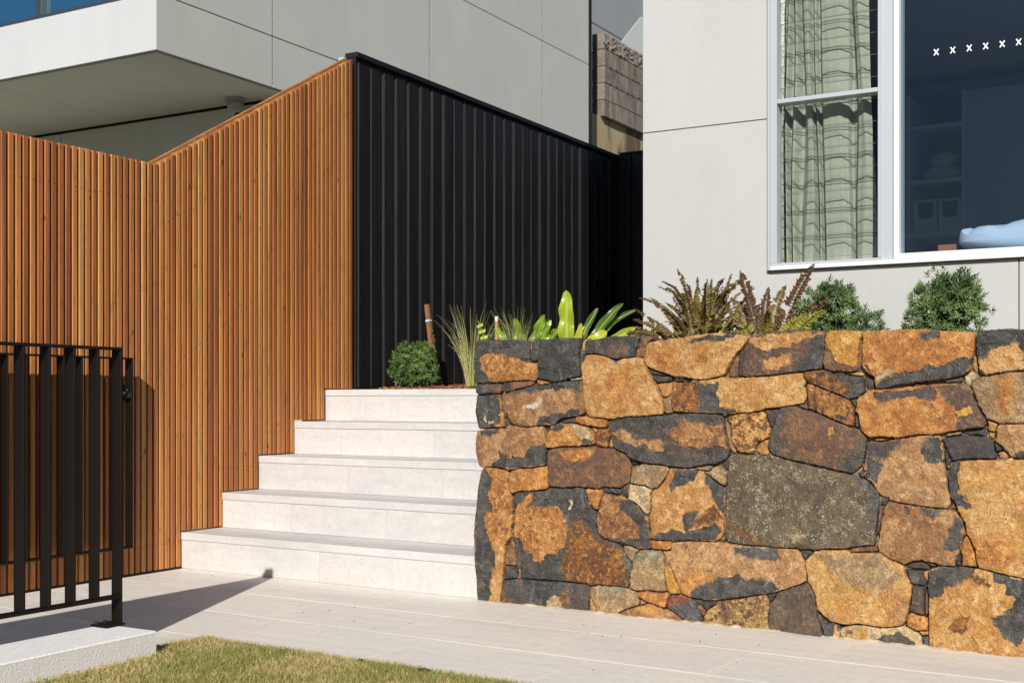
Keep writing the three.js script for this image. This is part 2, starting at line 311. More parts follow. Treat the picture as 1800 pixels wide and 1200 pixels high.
  S('d', 'greytan', [402, 790, 478, 762, 488, 915, 412, 935]);
  S('d', 'ochretan', [502, 640, 540, 620, 760, 600, 1000, 580, 1200, 565, 1500, 550, 1860, 510, 1900, 600, 1918, 760, 1890, 818, 1700, 850, 1450, 880, 1300, 930, 1050, 948, 800, 920, 502, 908, 482, 800], ['rust', [495, 640, 540, 615, 770, 595, 775, 930, 495, 915, 475, 800]], ['dark', [770, 640, 960, 610, 990, 650, 960, 720, 1010, 750, 1000, 870, 1200, 930, 1050, 960, 780, 930]]);
  S('g', 'dark', [668, 530, 720, 502, 880, 490, 1000, 522, 1160, 532, 1308, 560, 1318, 720, 1230, 768, 1160, 778, 1050, 740, 850, 650, 690, 580], ['rust', [655, 530, 720, 495, 880, 480, 1000, 540, 1130, 640, 1170, 660, 1140, 790, 1050, 750, 850, 660, 680, 590]]);
  S('g', 'tan', [985, 512, 1140, 502, 1305, 518, 1300, 545, 1150, 528]);
  S('g', 'speckle', [712, 640, 740, 627, 880, 692, 1120, 772, 1190, 860, 1208, 900, 1208, 1060, 1190, 1073, 1000, 1000, 740, 870, 717, 750]);
  S('g', 'dark', [680, 610, 710, 620, 705, 690, 690, 680]);
  S('g', 'purple', [640, 850, 700, 840, 715, 890, 650, 880]);
  S('g', 'dark', [1180, 790, 1235, 780, 1225, 880, 1195, 850]);
  S('g', 'dark', [1215, 920, 1235, 950, 1270, 1080, 1220, 1080]);
  S('h', 'orange', [40, 800, 120, 740, 220, 700, 400, 682, 700, 642, 900, 632, 1150, 632, 1250, 700, 1290, 820, 1418, 1058, 1300, 1090, 1100, 1110, 900, 1138, 700, 1168, 420, 1188, 150, 1160, 92, 1110, 82, 980, 42, 900], ['plum', [230, 720, 420, 690, 640, 675, 820, 650, 900, 700, 900, 790, 800, 800, 640, 760, 450, 800, 260, 800]], ['purple', [860, 640, 1150, 620, 1260, 700, 1430, 1065, 1100, 1110, 1085, 870, 980, 830, 940, 720]], ['ochre', [1100, 920, 1180, 870, 1260, 870, 1240, 940, 1110, 990]]);
  S('h', 'greytan', [1255, 612, 1450, 562, 1600, 512, 1850, 490, 1850, 1040, 1560, 1038, 1412, 988, 1332, 880, 1282, 740], ['amber', [1470, 580, 1700, 520, 1720, 700, 1660, 900, 1560, 1000, 1520, 850, 1530, 650]]);
  // middle of the wall
  S('b', 'tanbrown', [80, 220, 150, 205, 480, 192, 740, 182, 768, 260, 770, 350, 780, 560, 660, 598, 480, 608, 240, 600, 100, 590, 70, 480, 65, 330], ['dark', [90, 230, 300, 195, 290, 250, 180, 275, 100, 270]], ['dark', [600, 400, 790, 365, 790, 570, 500, 620, 205, 610, 250, 540, 300, 530, 310, 460, 390, 520, 440, 490, 540, 510, 580, 500]]);
  S('b', 'dark', [764, 182, 818, 192, 780, 275, 772, 250]);
  S('b', 'amber', [790, 280, 830, 202, 900, 162, 1040, 150, 1140, 180, 1240, 207, 1308, 330, 1290, 348, 1150, 383, 960, 380, 792, 393], ['dark', [830, 195, 900, 150, 990, 150, 980, 210, 850, 215]], ['cream', [1040, 145, 1140, 180, 1245, 200, 1315, 335, 1220, 310, 1160, 330, 1110, 230]], ['dark', [1150, 375, 1220, 310, 1310, 340, 1160, 395]]);
  S('b', 'rust', [1322, 212, 1438, 222, 1448, 300, 1438, 400, 1322, 378]);
  S('b', 'tan', [1452, 312, 1468, 312, 1468, 400, 1447, 398]);
  S('b', 'tan', [1254, 188, 1328, 197, 1310, 228, 1262, 223]);
  S('b', 'umber', [802, 480, 840, 432, 950, 402, 1200, 392, 1350, 397, 1500, 422, 1628, 452, 1663, 520, 1672, 640, 1658, 740, 1560, 798, 1350, 812, 1000, 812, 830, 790, 798, 700], ['amber', [930, 430, 1300, 410, 1260, 520, 1100, 550, 980, 520]]);
  S('b', 'amber', [392, 690, 500, 627, 790, 612, 793, 700, 770, 838, 600, 853, 402, 868, 387, 800], ['greytan', [380, 690, 490, 630, 480, 690, 400, 740]]);
  S('b', 'fox', [110, 640, 140, 610, 240, 615, 360, 660, 378, 700, 388, 800, 408, 960, 428, 1130, 398, 1270, 368, 1390, 343, 1520, 338, 1640, 328, 1780, 303, 2030, 180, 2030, 60, 2010, 65, 1850, 50, 1600, 50, 1300, 60, 1050, 75, 800, 95, 700], ['dark', [100, 640, 140, 600, 160, 640, 200, 720, 200, 820, 170, 900, 210, 1000, 210, 1060, 140, 1080, 140, 1200, 180, 1350, 230, 1450, 250, 1550, 230, 1660, 200, 1750, 200, 1900, 180, 2040, 40, 2010, 55, 1850, 40, 1600, 40, 1300, 50, 1050, 65, 800, 90, 700]], ['tan', [250, 1400, 345, 1340, 345, 1640, 330, 1780, 310, 2030, 190, 2030, 210, 1760, 250, 1640]]);
  S('e', 'greytan', [62, 592, 428, 602, 428, 680, 370, 788, 330, 823, 200, 800, 62, 778, 52, 680]);
  S('e', 'dark', [50, 520, 130, 570, 65, 588]);
  S('c', 'dark', [440, -120, 480, -150, 700, -160, 960, -180, 1140, -200, 1190, -160, 1220, -70, 1290, 40, 1308, 130, 1318, 270, 1380, 352, 1550, 400, 1590, 480, 1650, 572, 1688, 620, 1658, 700, 1638, 850, 1500, 840, 1200, 813, 900, 778, 700, 763, 500, 748, 470, 600, 462, 450, 442, 300, 432, 0], ['fox', [440, 20, 560, 0, 780, 0, 870, 0, 970, 40, 1000, 180, 1030, 230, 990, 400, 880, 510, 820, 490, 720, 600, 650, 580, 620, 500, 530, 450, 500, 350, 430, 320]], ['rust', [1060, 150, 1110, 100, 1180, 160, 1250, 260, 1330, 350, 1560, 430, 1590, 560, 1640, 680, 1650, 870, 1500, 850, 1200, 825, 1000, 790, 930, 600, 1000, 470, 1040, 350]], ['amber', [560, -120, 620, -140, 640, -90, 600, -20, 520, 20, 420, 30, 540, -40]], ['white', [1040, -60, 1085, -60, 1050, 50, 1030, 40]]);
  S('b', 'amber', [1207, 842, 1368, 880, 1328, 1038, 1290, 1043, 1232, 960]);
  S('b', 'dark', [1362, 827, 1538, 852, 1558, 888, 1440, 878, 1372, 860]);
  S('b', 'dark', [1582, 830, 1638, 795, 1638, 928, 1562, 928]);
  S('c', 'rusttan', [1312, 170, 1352, 0, 1392, -123, 1440, -128, 1550, -88, 1690, -58, 1788, 20, 1838, 130, 1878, 438, 1760, 438, 1640, 400, 1540, 380, 1370, 330, 1322, 270], ['dark', [1560, -90, 1690, -70, 1800, 20, 1850, 130, 1890, 450, 1760, 430, 1760, 360, 1770, 250, 1720, 150, 1660, 80, 1600, 20]], ['dark', [1320, 280, 1400, 330, 1440, 320, 1620, 380, 1650, 350, 1770, 360, 1760, 450, 1540, 400, 1370, 350]]);
  S('e', 'cream', [50, 792, 200, 807, 250, 850, 258, 900, 248, 1060, 210, 1090, 150, 1020, 22, 940, 22, 850]);
  S('e', 'tan', [272, 880, 332, 832, 440, 700, 490, 622, 750, 642, 840, 652, 870, 690, 1018, 800, 1028, 900, 1038, 1100, 1028, 1200, 1000, 1300, 940, 1368, 740, 1378, 400, 1378, 290, 1368, 277, 1250], ['dark', [495, 630, 755, 630, 740, 740, 620, 790, 530, 820, 490, 880, 450, 820, 490, 770]], ['dark', [840, 650, 900, 710, 1030, 795, 1050, 1100, 960, 1010, 920, 940, 890, 830, 840, 790]], ['dark', [260, 1360, 370, 1300, 480, 1255, 600, 1295, 740, 1270, 820, 1260, 900, 1200, 960, 1200, 1010, 1290, 950, 1360, 800, 1390, 480, 1395, 290, 1380]], ['dark', [620, 1110, 760, 1070, 750, 1200, 630, 1290]], ['rust', [740, 1160, 930, 990, 1000, 1060, 1020, 1150, 760, 1250]]);
  S('e', 'greytan', [872, 652, 1010, 617, 1053, 642, 1048, 788, 1010, 778, 920, 730]);
  S('e', 'dark', [1032, 580, 1078, 535, 1060, 635, 1025, 608]);
  S('e', 'greytan', [722, 622, 890, 592, 880, 640, 780, 640]);
  S('P', 'olive', [1282, 805, 1298, 799, 1340, 801, 1400, 812, 1427, 820, 1484, 836, 1524, 846, 1546, 870, 1543, 905, 1537, 956, 1498, 959, 1428, 964, 1357, 958, 1314, 956, 1283, 950, 1276, 930, 1276, 900, 1280, 850], ['slate', [1500, 834, 1524, 842, 1550, 870, 1547, 905, 1540, 960, 1536, 900, 1528, 868]], ['rust', [1278, 925, 1300, 930, 1345, 950, 1330, 952, 1300, 938]], ['cream', [1392, 940, 1414, 936, 1418, 946, 1396, 952]]);
  S('A', 'darkbrown', [887, 640, 1000, 617, 1300, 602, 1580, 592, 1593, 650, 1618, 780, 1627, 850, 1540, 888, 1370, 918, 1250, 903, 1050, 868, 932, 810, 897, 720], ['dark', [-160, 70, 200, 50, 900, 30, 930, 150, 860, 170, 640, 90, 480, 210, 300, 240, 200, 280, 110, 300, 60, 240, 0, 210, -150, 170], 'e'], ['tanbrown', [-150, 250, -40, 215, 40, 230, 120, 310, 400, 330, 400, 440, 300, 460, 200, 380, 110, 390, -90, 310], 'e'], ['rusttan', [480, 200, 640, 100, 900, 180, 1030, 130, 1090, 400, 900, 420, 600, 400, 500, 300], 'e'], ['dark', [-100, 360, 0, 350, 110, 400, 200, 370, 260, 440, 430, 480, 500, 560, 700, 470, 860, 400, 940, 370, 1060, 440, 1090, 520, 900, 590, 620, 620, 480, 570, 280, 590, 60, 530, 30, 430], 'e']);
  S('e', 'pitted', [1082, 70, 1200, 42, 1470, 42, 1488, 110, 1528, 210, 1500, 288, 1400, 330, 1360, 438, 1260, 458, 1170, 438, 1122, 340, 1102, 200]);
  S('e', 'greytan', [1062, 142, 1098, 135, 1108, 340, 1175, 448, 1112, 420, 1062, 280]);
  S('e', 'plum', [1482, 0, 1608, 10, 1570, 118, 1532, 188, 1492, 110]);
  S('e', 'tan', [1402, 362, 1488, 315, 1478, 478, 1430, 478, 1372, 440]);
  S('B', 'purple', [182, 800, 202, 700, 260, 562, 330, 547, 440, 577, 600, 642, 750, 692, 780, 740, 783, 830, 758, 890, 690, 943, 560, 918, 330, 878, 230, 838], ['dark', [175, 800, 195, 700, 255, 550, 330, 540, 280, 600, 230, 720, 250, 850]], ['dark', [690, 830, 795, 780, 790, 830, 765, 895, 690, 955, 640, 920]], ['umber', [300, 600, 560, 650, 700, 780, 620, 890, 400, 860, 320, 760]], ['ochre', [545, 685, 580, 680, 582, 720, 550, 722]]);
  S('i', 'tanrose', [147, 360, 340, 332, 530, 312, 700, 262, 760, 272, 930, 292, 958, 480, 978, 680, 1008, 860, 1028, 990, 1000, 1028, 900, 1038, 720, 1008, 560, 988, 430, 968, 270, 880, 212, 770, 152, 720, 132, 500], ['plum', [130, 350, 530, 300, 480, 390, 420, 450, 300, 520, 140, 490]], ['slate', [125, 500, 180, 500, 290, 550, 310, 600, 260, 680, 230, 770, 140, 730]], ['dark', [760, 310, 915, 290, 945, 560, 760, 550, 740, 490]], ['cream', [690, 260, 760, 250, 870, 280, 840, 310]]);
  S('i', 'ochre', [242, 302, 415, 302, 330, 328, 242, 323]);
  S('i', 'dark', [962, 402, 1028, 540, 1010, 655, 972, 600]);
  S('i', 'cream', [1003, 640, 1030, 562, 1043, 562, 1008, 655]);
  S('i', 'brown', [1032, 942, 1058, 962, 1086, 1045, 1042, 1045]);
  S('i', 'plumdark', [935, 302, 1130, 277, 1300, 277, 1420, 302, 1458, 340, 1515, 518, 1300, 518, 1050, 530, 1012, 470]);
  S('i', 'dark', [1155, 250, 1200, 204, 1400, 202, 1425, 240, 1400, 270, 1200, 262]);
  S('i', 'greytan', [975, 260, 1140, 232, 1140, 256, 980, 282]);
  S('i', 'tan', [1422, 115, 1505, 152, 1490, 236, 1432, 218]);
  S('i', 'tan', [1434, 236, 1498, 262, 1488, 296, 1434, 278]);
  S('i', 'tan', [1534, 452, 1600, 434, 1636, 490, 1600, 526, 1542, 518]);
  S('i', 'dark', [1504, 345, 1568, 402, 1558, 428, 1512, 438]);
  S('i', 'tanrose', [1513, 222, 1560, 162, 1850, 150, 1850, 510, 1720, 518, 1620, 440, 1502, 330], ['dark', [1720, 440, 1860, 430, 1860, 520, 1700, 525]]);
  S('i', 'ochretan', [1003, 700, 1042, 562, 1150, 532, 1850, 520, 1850, 1775, 1500, 1708, 1342, 1658, 1302, 1500, 1252, 1330, 1182, 1180, 1082, 970, 1012, 860], ['dark', [990, 700, 1040, 550, 1140, 530, 1130, 640, 1100, 680, 1130, 830, 1090, 890, 1190, 890, 1210, 950, 1120, 930, 1260, 1000, 1240, 1030, 1110, 1020, 1000, 860]], ['amber', [1240, 1300, 1500, 1360, 1720, 1330, 1740, 1640, 1460, 1660, 1300, 1580]]);
  S('i', 'tanbrown', [372, 970, 530, 1002, 730, 1032, 940, 1052, 1080, 1082, 1168, 1180, 1148, 1350, 1118, 1440, 1078, 1648, 880, 1628, 740, 1588, 640, 1588, 540, 1618, 400, 1568, 292, 1468, 262, 1350, 292, 1150], ['slate', [540, 1030, 600, 1030, 600, 1100, 550, 1080]], ['slate', [700, 1030, 920, 1045, 850, 1140, 760, 1110]], ['dark', [1090, 1150, 1180, 1180, 1140, 1440, 1100, 1500, 980, 1490, 960, 1400, 1050, 1250]]);
  S('D', 'slate', [872, 192, 925, 192, 900, 238, 866, 238]);
  S('D', 'brown', [864, 255, 890, 245, 866, 445, 852, 445]);
  S('D', 'amber', [1382, 500, 1410, 445, 1463, 520, 1468, 618, 1382, 613]);
  S('D', 'dark', [1342, 562, 1374, 548, 1372, 612, 1342, 608]);
  S('D', 'brown', [702, 512, 838, 497, 848, 527, 692, 527]);
  // foot of the wall
  S('c', 'dark', [342, 790, 480, 777, 800, 792, 1208, 822, 1228, 870, 1212, 1100, 900, 1090, 620, 1075, 400, 1050, 302, 1010, 307, 900], ['cream', [780, 1000, 860, 930, 930, 940, 960, 1100, 800, 1090]], ['rust', [950, 900, 1010, 880, 1000, 1000, 960, 1100, 930, 1000]], ['rust', [295, 870, 360, 950, 500, 1040, 640, 1070, 400, 1060, 290, 1010]], ['plum', [1060, 950, 1220, 850, 1220, 1110, 1000, 1100]]);
  S('c', 'dark', [342, 632, 468, 642, 478, 740, 342, 758]);
  S('c', 'brown', [362, 402, 438, 382, 453, 600, 440, 618, 352, 608]);
  S('c', 'tan', [474, 642, 498, 660, 493, 748, 482, 748]);
  S('c', 'greytan', [1242, 880, 1310, 837, 1600, 852, 1720, 922, 1768, 1000, 1748, 1040, 1440, 1128, 1330, 1098, 1270, 1030, 1242, 960], ['sage', [1350, 840, 1620, 855, 1590, 920, 1380, 910]]);
  S('c', 'tan', [1228, 960, 1248, 960, 1296, 1110, 1225, 1120]);
  S('c', 'greytan', [1602, 422, 1640, 412, 1745, 472, 1678, 572, 1602, 500]);
  S('f', 'greytan', [102, 310, 180, 287, 360, 287, 400, 360, 408, 500, 412, 690, 380, 718, 60, 688, 42, 600, 72, 440], ['sage', [95, 310, 360, 280, 395, 350, 150, 400]]);
  S('f', 'ochre', [412, 442, 458, 442, 498, 530, 566, 720, 556, 738, 450, 698, 417, 600]);
  S('f', 'tan', [374, 292, 456, 287, 456, 420, 415, 428, 397, 350]);
  S('f', 'amber', [267, 182, 478, 187, 486, 260, 430, 278, 292, 268]);
  S('f', 'tanrose', [502, 207, 700, 187, 900, 212, 1100, 237, 1450, 252, 1600, 282, 1800, 272, 1868, 380, 1898, 500, 1878, 620, 1650, 698, 1460, 743, 1200, 783, 870, 803, 700, 778, 602, 738, 522, 560, 482, 440, 482, 300], ['dark', [690, 730, 740, 660, 820, 650, 990, 570, 1100, 560, 1200, 530, 1240, 600, 1350, 590, 1520, 600, 1640, 680, 1470, 755, 1200, 795, 870, 815, 700, 790]], ['slate', [1160, 250, 1590, 280, 1610, 370, 1570, 400, 1380, 370, 1160, 310]], ['amber', [520, 540, 800, 520, 980, 560, 740, 640, 690, 720, 620, 740]]);
  S('f', 'amber', [122, 740, 240, 717, 438, 742, 428, 830, 408, 893, 330, 868, 200, 808]);
  S('f', 'greytan', [142, 802, 218, 832, 200, 858, 142, 858]);
  S('f', 'tanbrown', [-60, 965, 0, 922, 140, 872, 240, 842, 350, 872, 480, 932, 660, 1050, 300, 1020, 0, 990], ['ochre', [140, 865, 260, 840, 365, 900, 340, 940, 220, 945]]);
  S('f', 'slate', [442, 830, 480, 782, 600, 752, 690, 792, 700, 850, 798, 900, 802, 1060, 640, 1045, 540, 950, 452, 890], ['red', [430, 830, 480, 770, 600, 740, 700, 800, 600, 830, 510, 850, 490, 900, 440, 890]]);
  S('f', 'red', [722, 872, 838, 922, 828, 970, 782, 978, 742, 920]);
  S('f', 'dark', [702, 792, 786, 802, 786, 848, 722, 838]);
  S('f', 'dark', [804, 822, 946, 832, 936, 858, 850, 916, 814, 858]);
  S('f', 'mottle', [832, 940, 960, 832, 1200, 792, 1440, 752, 1498, 790, 1508, 900, 1498, 1050, 1508, 1135, 1100, 1090, 812, 1060]);
  S('f', 'dark', [1503, 752, 1576, 742, 1566, 770, 1522, 826]);
  S('k', 'umberolive', [322, 640, 372, 560, 422, 482, 640, 412, 740, 412, 798, 490, 812, 640, 818, 750, 890, 960, 700, 950, 420, 925, 322, 880, 302, 760]);
  S('k', 'dark', [655, 70, 740, 35, 766, 60, 700, 128, 662, 136]);
  S('k', 'ochretan', [712, 150, 760, 92, 860, 52, 1100, 62, 1160, 77, 1430, 72, 1540, 132, 1700, 192, 1768, 310, 1806, 410, 1818, 450, 1798, 600, 1778, 700, 1738, 788, 1700, 823, 1600, 848, 1430, 848, 1250, 808, 1050, 798, 960, 788, 882, 720, 822, 640, 802, 520, 752, 380, 722, 280, 692, 220], ['greytan', [850, 90, 1500, 90, 1740, 330, 1500, 480, 1200, 420, 950, 250]], ['tanbrown', [1650, 560, 1800, 560, 1770, 720, 1700, 830, 1640, 760]]);
  S('k', 'slate', [832, 692, 880, 722, 938, 780, 928, 798, 862, 788]);
  S('k', 'slate', [882, 812, 1000, 812, 1038, 832, 1058, 975, 900, 960], ['tan', [1000, 805, 1050, 850, 1070, 990, 980, 980]]);
  S('k', 'cream', [1082, 900, 1112, 862, 1320, 832, 1500, 862, 1700, 857, 1800, 880, 1900, 932, 1928, 1000, 1923, 1075, 1700, 1060, 1400, 1030, 1080, 985], ['plum', [1430, 960, 1530, 900, 1600, 920, 1700, 910, 1800, 960, 1900, 1060, 1600, 1050]], ['brown', [1110, 870, 1190, 870, 1190, 920, 1120, 930]], ['ochre', [1210, 900, 1330, 890, 1310, 990, 1220, 970]]);
  S('j', 'amber', [573, 740, 612, 708, 700, 727, 786, 762, 786, 888, 660, 886, 592, 838]);
  S('j', 'darkbrown', [640, 422, 690, 432, 748, 462, 746, 720, 690, 718, 604, 678]);
  S('j', 'brown', [762, 452, 778, 452, 776, 758, 758, 740]);
  S('j', 'dark', [562, 250, 778, 268, 784, 368, 690, 390, 628, 396, 584, 320], ['orange', [750, 260, 800, 260, 800, 380, 775, 360]]);
  S('j', 'plumdark', [555, 208, 640, 172, 740, 157, 806, 218, 780, 246, 640, 238]);
  S('j', 'slate', [784, 174, 876, 192, 860, 208, 814, 213]);
  S('j', 'slate', [733, 962, 788, 952, 792, 1065, 733, 1065]);
  S('j', 'tan', [694, 902, 786, 892, 786, 938, 722, 938]);
  S('j', 'ochretan', [820, 242, 900, 217, 1290, 237, 1500, 282, 1800, 362, 1850, 375, 1850, 1210, 1500, 1165, 1200, 1125, 812, 1075, 802, 600, 792, 420], ['dark', [800, 240, 900, 200, 1290, 225, 1270, 290, 1200, 310, 1100, 400, 950, 440, 910, 550, 780, 550, 780, 420]], ['dark', [1480, 270, 1870, 370, 1840, 900, 1790, 1000, 1750, 1050, 1600, 950, 1470, 740, 1600, 720, 1720, 630, 1720, 560, 1640, 500, 1620, 420, 1500, 380]], ['rust', [1010, 830, 1130, 740, 1220, 760, 1220, 890, 1080, 920, 1020, 900]], ['rust', [1200, 310, 1300, 290, 1460, 380, 1430, 410, 1300, 380]]);

  // ---- outlines grow until they nearly meet their neighbours, as dry stones do
  const seg = (p, a, b) => { const dx = b[0] - a[0], dy = b[1] - a[1], l = dx * dx + dy * dy || 1e-9, t = clamp(((p[0] - a[0]) * dx + (p[1] - a[1]) * dy) / l); return Math.hypot(p[0] - a[0] - t * dx, p[1] - a[1] - t * dy); };
  const inside = (p, q) => { let c = false; for (let i = 0, j = q.length - 1; i < q.length; j = i++) if ((q[i][1] > p[1]) !== (q[j][1] > p[1]) && p[0] < (q[j][0] - q[i][0]) * (p[1] - q[i][1]) / (q[j][1] - q[i][1]) + q[i][0]) c = !c; return c; };
  const sd = (p, q) => { let d = 1e9; for (let i = 0, j = q.length - 1; i < q.length; j = i++) d = Math.min(d, seg(p, q[i], q[j])); return inside(p, q) ? -d : d; };
  for (const s of stones) {
    let A = 0, cx = 0, cy = 0; const q = s.poly;
    for (let i = 0, j = q.length - 1; i < q.length; j = i++) { const w = q[j][0] * q[i][1] - q[i][0] * q[j][1]; A += w; cx += (q[j][0] + q[i][0]) * w; cy += (q[j][1] + q[i][1]) * w; }
    s.c = [cx / (3 * A), cy / (3 * A)]; s.area = Math.abs(A / 2);
    s.bb = [Math.min(...q.map((p) => p[0])), Math.max(...q.map((p) => p[0])), Math.min(...q.map((p) => p[1])), Math.max(...q.map((p) => p[1]))];
  }
  const GAP = 0.0030, GROW = 0.012;
  for (const s of stones) {
    const near = stones.filter((o) => o !== s && o.bb[0] < s.bb[1] + 0.05 && o.bb[1] > s.bb[0] - 0.05 && o.bb[2] < s.bb[3] + 0.05 && o.bb[3] > s.bb[2] - 0.05);
    const per = Math.sqrt(s.area); s.N = per < 0.04 ? 32 : per < 0.1 ? 60 : 108; s.R = [];
    for (let k = 0; k < s.N; k++) {
      const a = k / s.N * 2 * Math.PI, ux = Math.cos(a), uy = Math.sin(a); let best = 0;
      for (let i = 0, j = s.poly.length - 1; i < s.poly.length; j = i++) {
        const p = s.poly[j], q = s.poly[i], ex = q[0] - p[0], ey = q[1] - p[1], det = ux * ey - uy * ex; if (Math.abs(det) < 1e-12) continue;
        const wx = p[0] - s.c[0], wy = p[1] - s.c[1], r = (wx * ey - wy * ex) / det, m = (wx * uy - wy * ux) / det;
        if (r > 0 && m >= -1e-6 && m <= 1 + 1e-6) best = Math.max(best, r);
      }
      let r = Math.max(0.003, best - 0.02), ok = r;
      for (; r < best + GROW; r += 0.0012) {
        const p = [s.c[0] + ux * r, s.c[1] + uy * r], own = sd(p, s.poly); let other = 1e9;
        for (const o of near) { if (p[0] < o.bb[0] - 0.02 || p[0] > o.bb[1] + 0.02 || p[1] < o.bb[2] - 0.02 || p[1] > o.bb[3] + 0.02) continue; other = Math.min(other, sd(p, o.poly)); }
        if (own + GAP > other || own > GROW) break; ok = r;
      }
      s.R.push(Math.max(0.003, ok) + (fbm((s.c[0] + ux * ok) * 90, (s.c[1] + uy * ok) * 90, 3) - 0.5) * Math.min(0.007, ok * 0.2));
    }
    s.at = (a) => { let f = a / (2 * Math.PI) * s.N; f = ((f % s.N) + s.N) % s.N; const i = Math.floor(f); return mix(s.R[i % s.N], s.R[(i + 1) % s.N], f - i); };
  }

  // ---- colour of the rock: iron crust, bare basalt, lichen, lime stains; grain at the millimetre
  const P = (h) => [(h >> 16) / 255, ((h >> 8) & 255) / 255, (h & 255) / 255];
  const m3 = (a, b, t) => [mix(a[0], b[0], t), mix(a[1], b[1], t), mix(a[2], b[2], t)];
  const ROCK = {};
  const R_ = (name, a, b, c, d, rough, freq = 1, speck = 0.10) => { ROCK[name] = { a: P(a), b: P(b), c: P(c), d: P(d), rough, freq, speck }; };
  R_('tan', 0xC99A5C, 0xB88344, 0xD6AE77, 0xA86A30, 0.5);
  R_('amber', 0xC88B45, 0xB57433, 0xD9A65A, 0x965F2C, 0.7, 1.6);
  R_('fox', 0xBE8444, 0xA56C32, 0xD4A260, 0x865628, 0.9, 2.2, 0.16);
  R_('orange', 0xC68843, 0xB07134, 0xD4A262, 0xA05F2C, 0.7, 1.3);
  R_('ochre', 0xCE9C45, 0xBC8434, 0xDDB266, 0xA96A2C, 0.5, 1.2);
  R_('ochretan', 0xC99A56, 0xBE8742, 0xD8B27A, 0xA8743C, 0.5, 1.1);
  R_('tanbrown', 0xB18455, 0x986A40, 0xC49A66, 0x7E5A3C, 0.6, 1.4, 0.14);
  R_('tanrose', 0xBC8E5C, 0xA97C4C, 0xCFA874, 0x906C48, 0.55, 1.3, 0.14);
  R_('rusttan', 0xAC7846, 0x935F36, 0xC39258, 0x6C4A32, 0.8, 2.4, 0.18);
  R_('rust', 0x976028, 0x6E4322, 0xC28738, 0x543B2C, 0.9, 2.4, 0.2);
  R_('brown', 0x8A6443, 0x735039, 0xA27A4F, 0x5C4A3E, 0.6, 1.5, 0.14);
  R_('umber', 0x7E5B40, 0x6B4B37, 0x99683C, 0x5E4D42, 0.6, 1.8, 0.16);
  R_('umberolive', 0x6E5A44, 0x5C4A3C, 0x7A6A4C, 0x4A4138, 0.6, 1.8, 0.16);
  R_('darkbrown', 0x63503F, 0x4F443B, 0x7D5F45, 0x443F3B, 0.8, 1.6, 0.14);
  R_('purple', 0x735945, 0x604B3D, 0x906E4C, 0x53463D, 0.7, 1.8, 0.16);
  R_('plum', 0x5A4D46, 0x4C4340, 0x705C50, 0x423B39, 0.6, 1.4, 0.12);
  R_('plumdark', 0x4E4542, 0x443E3C, 0x5C4E49, 0x3B3736, 0.6, 1.5, 0.08);
  R_('dark', 0x53504A, 0x45433F, 0x645E55, 0x3C3A37, 0.9, 1.2, 0.08);
  R_('basalt', 0x4B4A45, 0x41413E, 0x57564F, 0x383836, 0.9, 1.3, 0.08);
  R_('slate', 0x5E5C58, 0x4F4E4B, 0x706C65, 0x464543, 0.7, 1.2, 0.08);
  R_('olive', 0x6F6047, 0x625540, 0x7A6A4E, 0x554A39, 0.9, 1.4, 0.1);
  R_('greytan', 0xA9895F, 0x957650, 0xBDA27C, 0x7E6A4E, 0.6, 1.6, 0.16);
  R_('sage', 0x8C8468, 0x7C7862, 0xA09678, 0x6E6A56, 0.5, 1.4, 0.1);
  R_('cream', 0xC5AC80, 0xB0956A, 0xD6C29C, 0x94794F, 0.6, 1.6, 0.12);
  R_('white', 0xD8CBB8, 0xC9B79C, 0xE2DACB, 0xB99D78, 0.5, 2, 0.1);
  R_('red', 0xA2532A, 0x8A4424, 0xB8693A, 0x6A3A28, 0.7, 1.8, 0.12);
  R_('speckle', 0xAD743A, 0x8F5A2E, 0xC48A46, 0x4C3A30, 0.9, 3.0, 0.3);
  R_('pitted', 0xD29E58, 0xC48843, 0xDEB47A, 0x6A4426, 0.9, 2.0, 0.16);
  R_('mottle', 0xA8844C, 0x7E5B38, 0xC7A566, 0x5A4234, 0.9, 2.6, 0.22);
  const col = new Uint8Array(TW * TH_ * 4), hgt = new Uint8Array(TW * TH_ * 4);
  for (let i = 0; i < TW * TH_; i++) { col.set([86, 72, 56, 255], i * 4); hgt.set([90, 90, 90, 255], i * 4); }
  const CRUST = new Set(['tan', 'amber', 'fox', 'orange', 'ochre', 'ochretan', 'tanbrown', 'tanrose', 'rusttan', 'cream', 'white', 'greytan', 'pitted']);
  function rock(type, x, y, n) {
    const k = ROCK[type], f = k.freq, ox = n * 3.7, oy = n * 5.3;
    const big = fbm(x * 9 * f + ox, y * 9 * f + oy, 4), mid = fbm(x * 38 * f + oy, y * 38 * f + ox, 4), fine = fbm(x * 210, y * 210, 3), grain = noise(x * 620, y * 620);
    let c = m3(k.a, k.b, smooth(0.35, 0.65, big));
    c = m3(c, k.c, smooth(0.52, 0.72, mid) * 0.8);
    c = m3(c, k.d, smooth(0.54, 0.72, fbm(x * 26 * f + ox + 40, y * 26 * f + oy + 11, 4)) * k.rough);
    if (CRUST.has(type) && type !== 'white') { const rg = Math.abs(fbm(x * 24 * f + ox * 2, y * 24 * f + oy * 3, 5) - 0.5); c = m3(c, k.d, smooth(0.034, 0.004, rg) * 0.6); const rk = Math.abs(fbm(x * 9 + oy, y * 7 + ox, 4) - 0.5); c = m3(c, [c[0] * 0.6, c[1] * 0.55, c[2] * 0.5], smooth(0.006, 0.001, rk) * 0.6); }
    let g = 1 + (fine - 0.5) * 0.38 + (fbm(x * 95 + ox, y * 95, 3) - 0.5) * 0.20 + (grain - 0.5) * k.speck * 1.5, h = 0.55 + (mid - 0.5) * 0.35 + (fine - 0.5) * 0.3 + (big - 0.5) * 0.3;
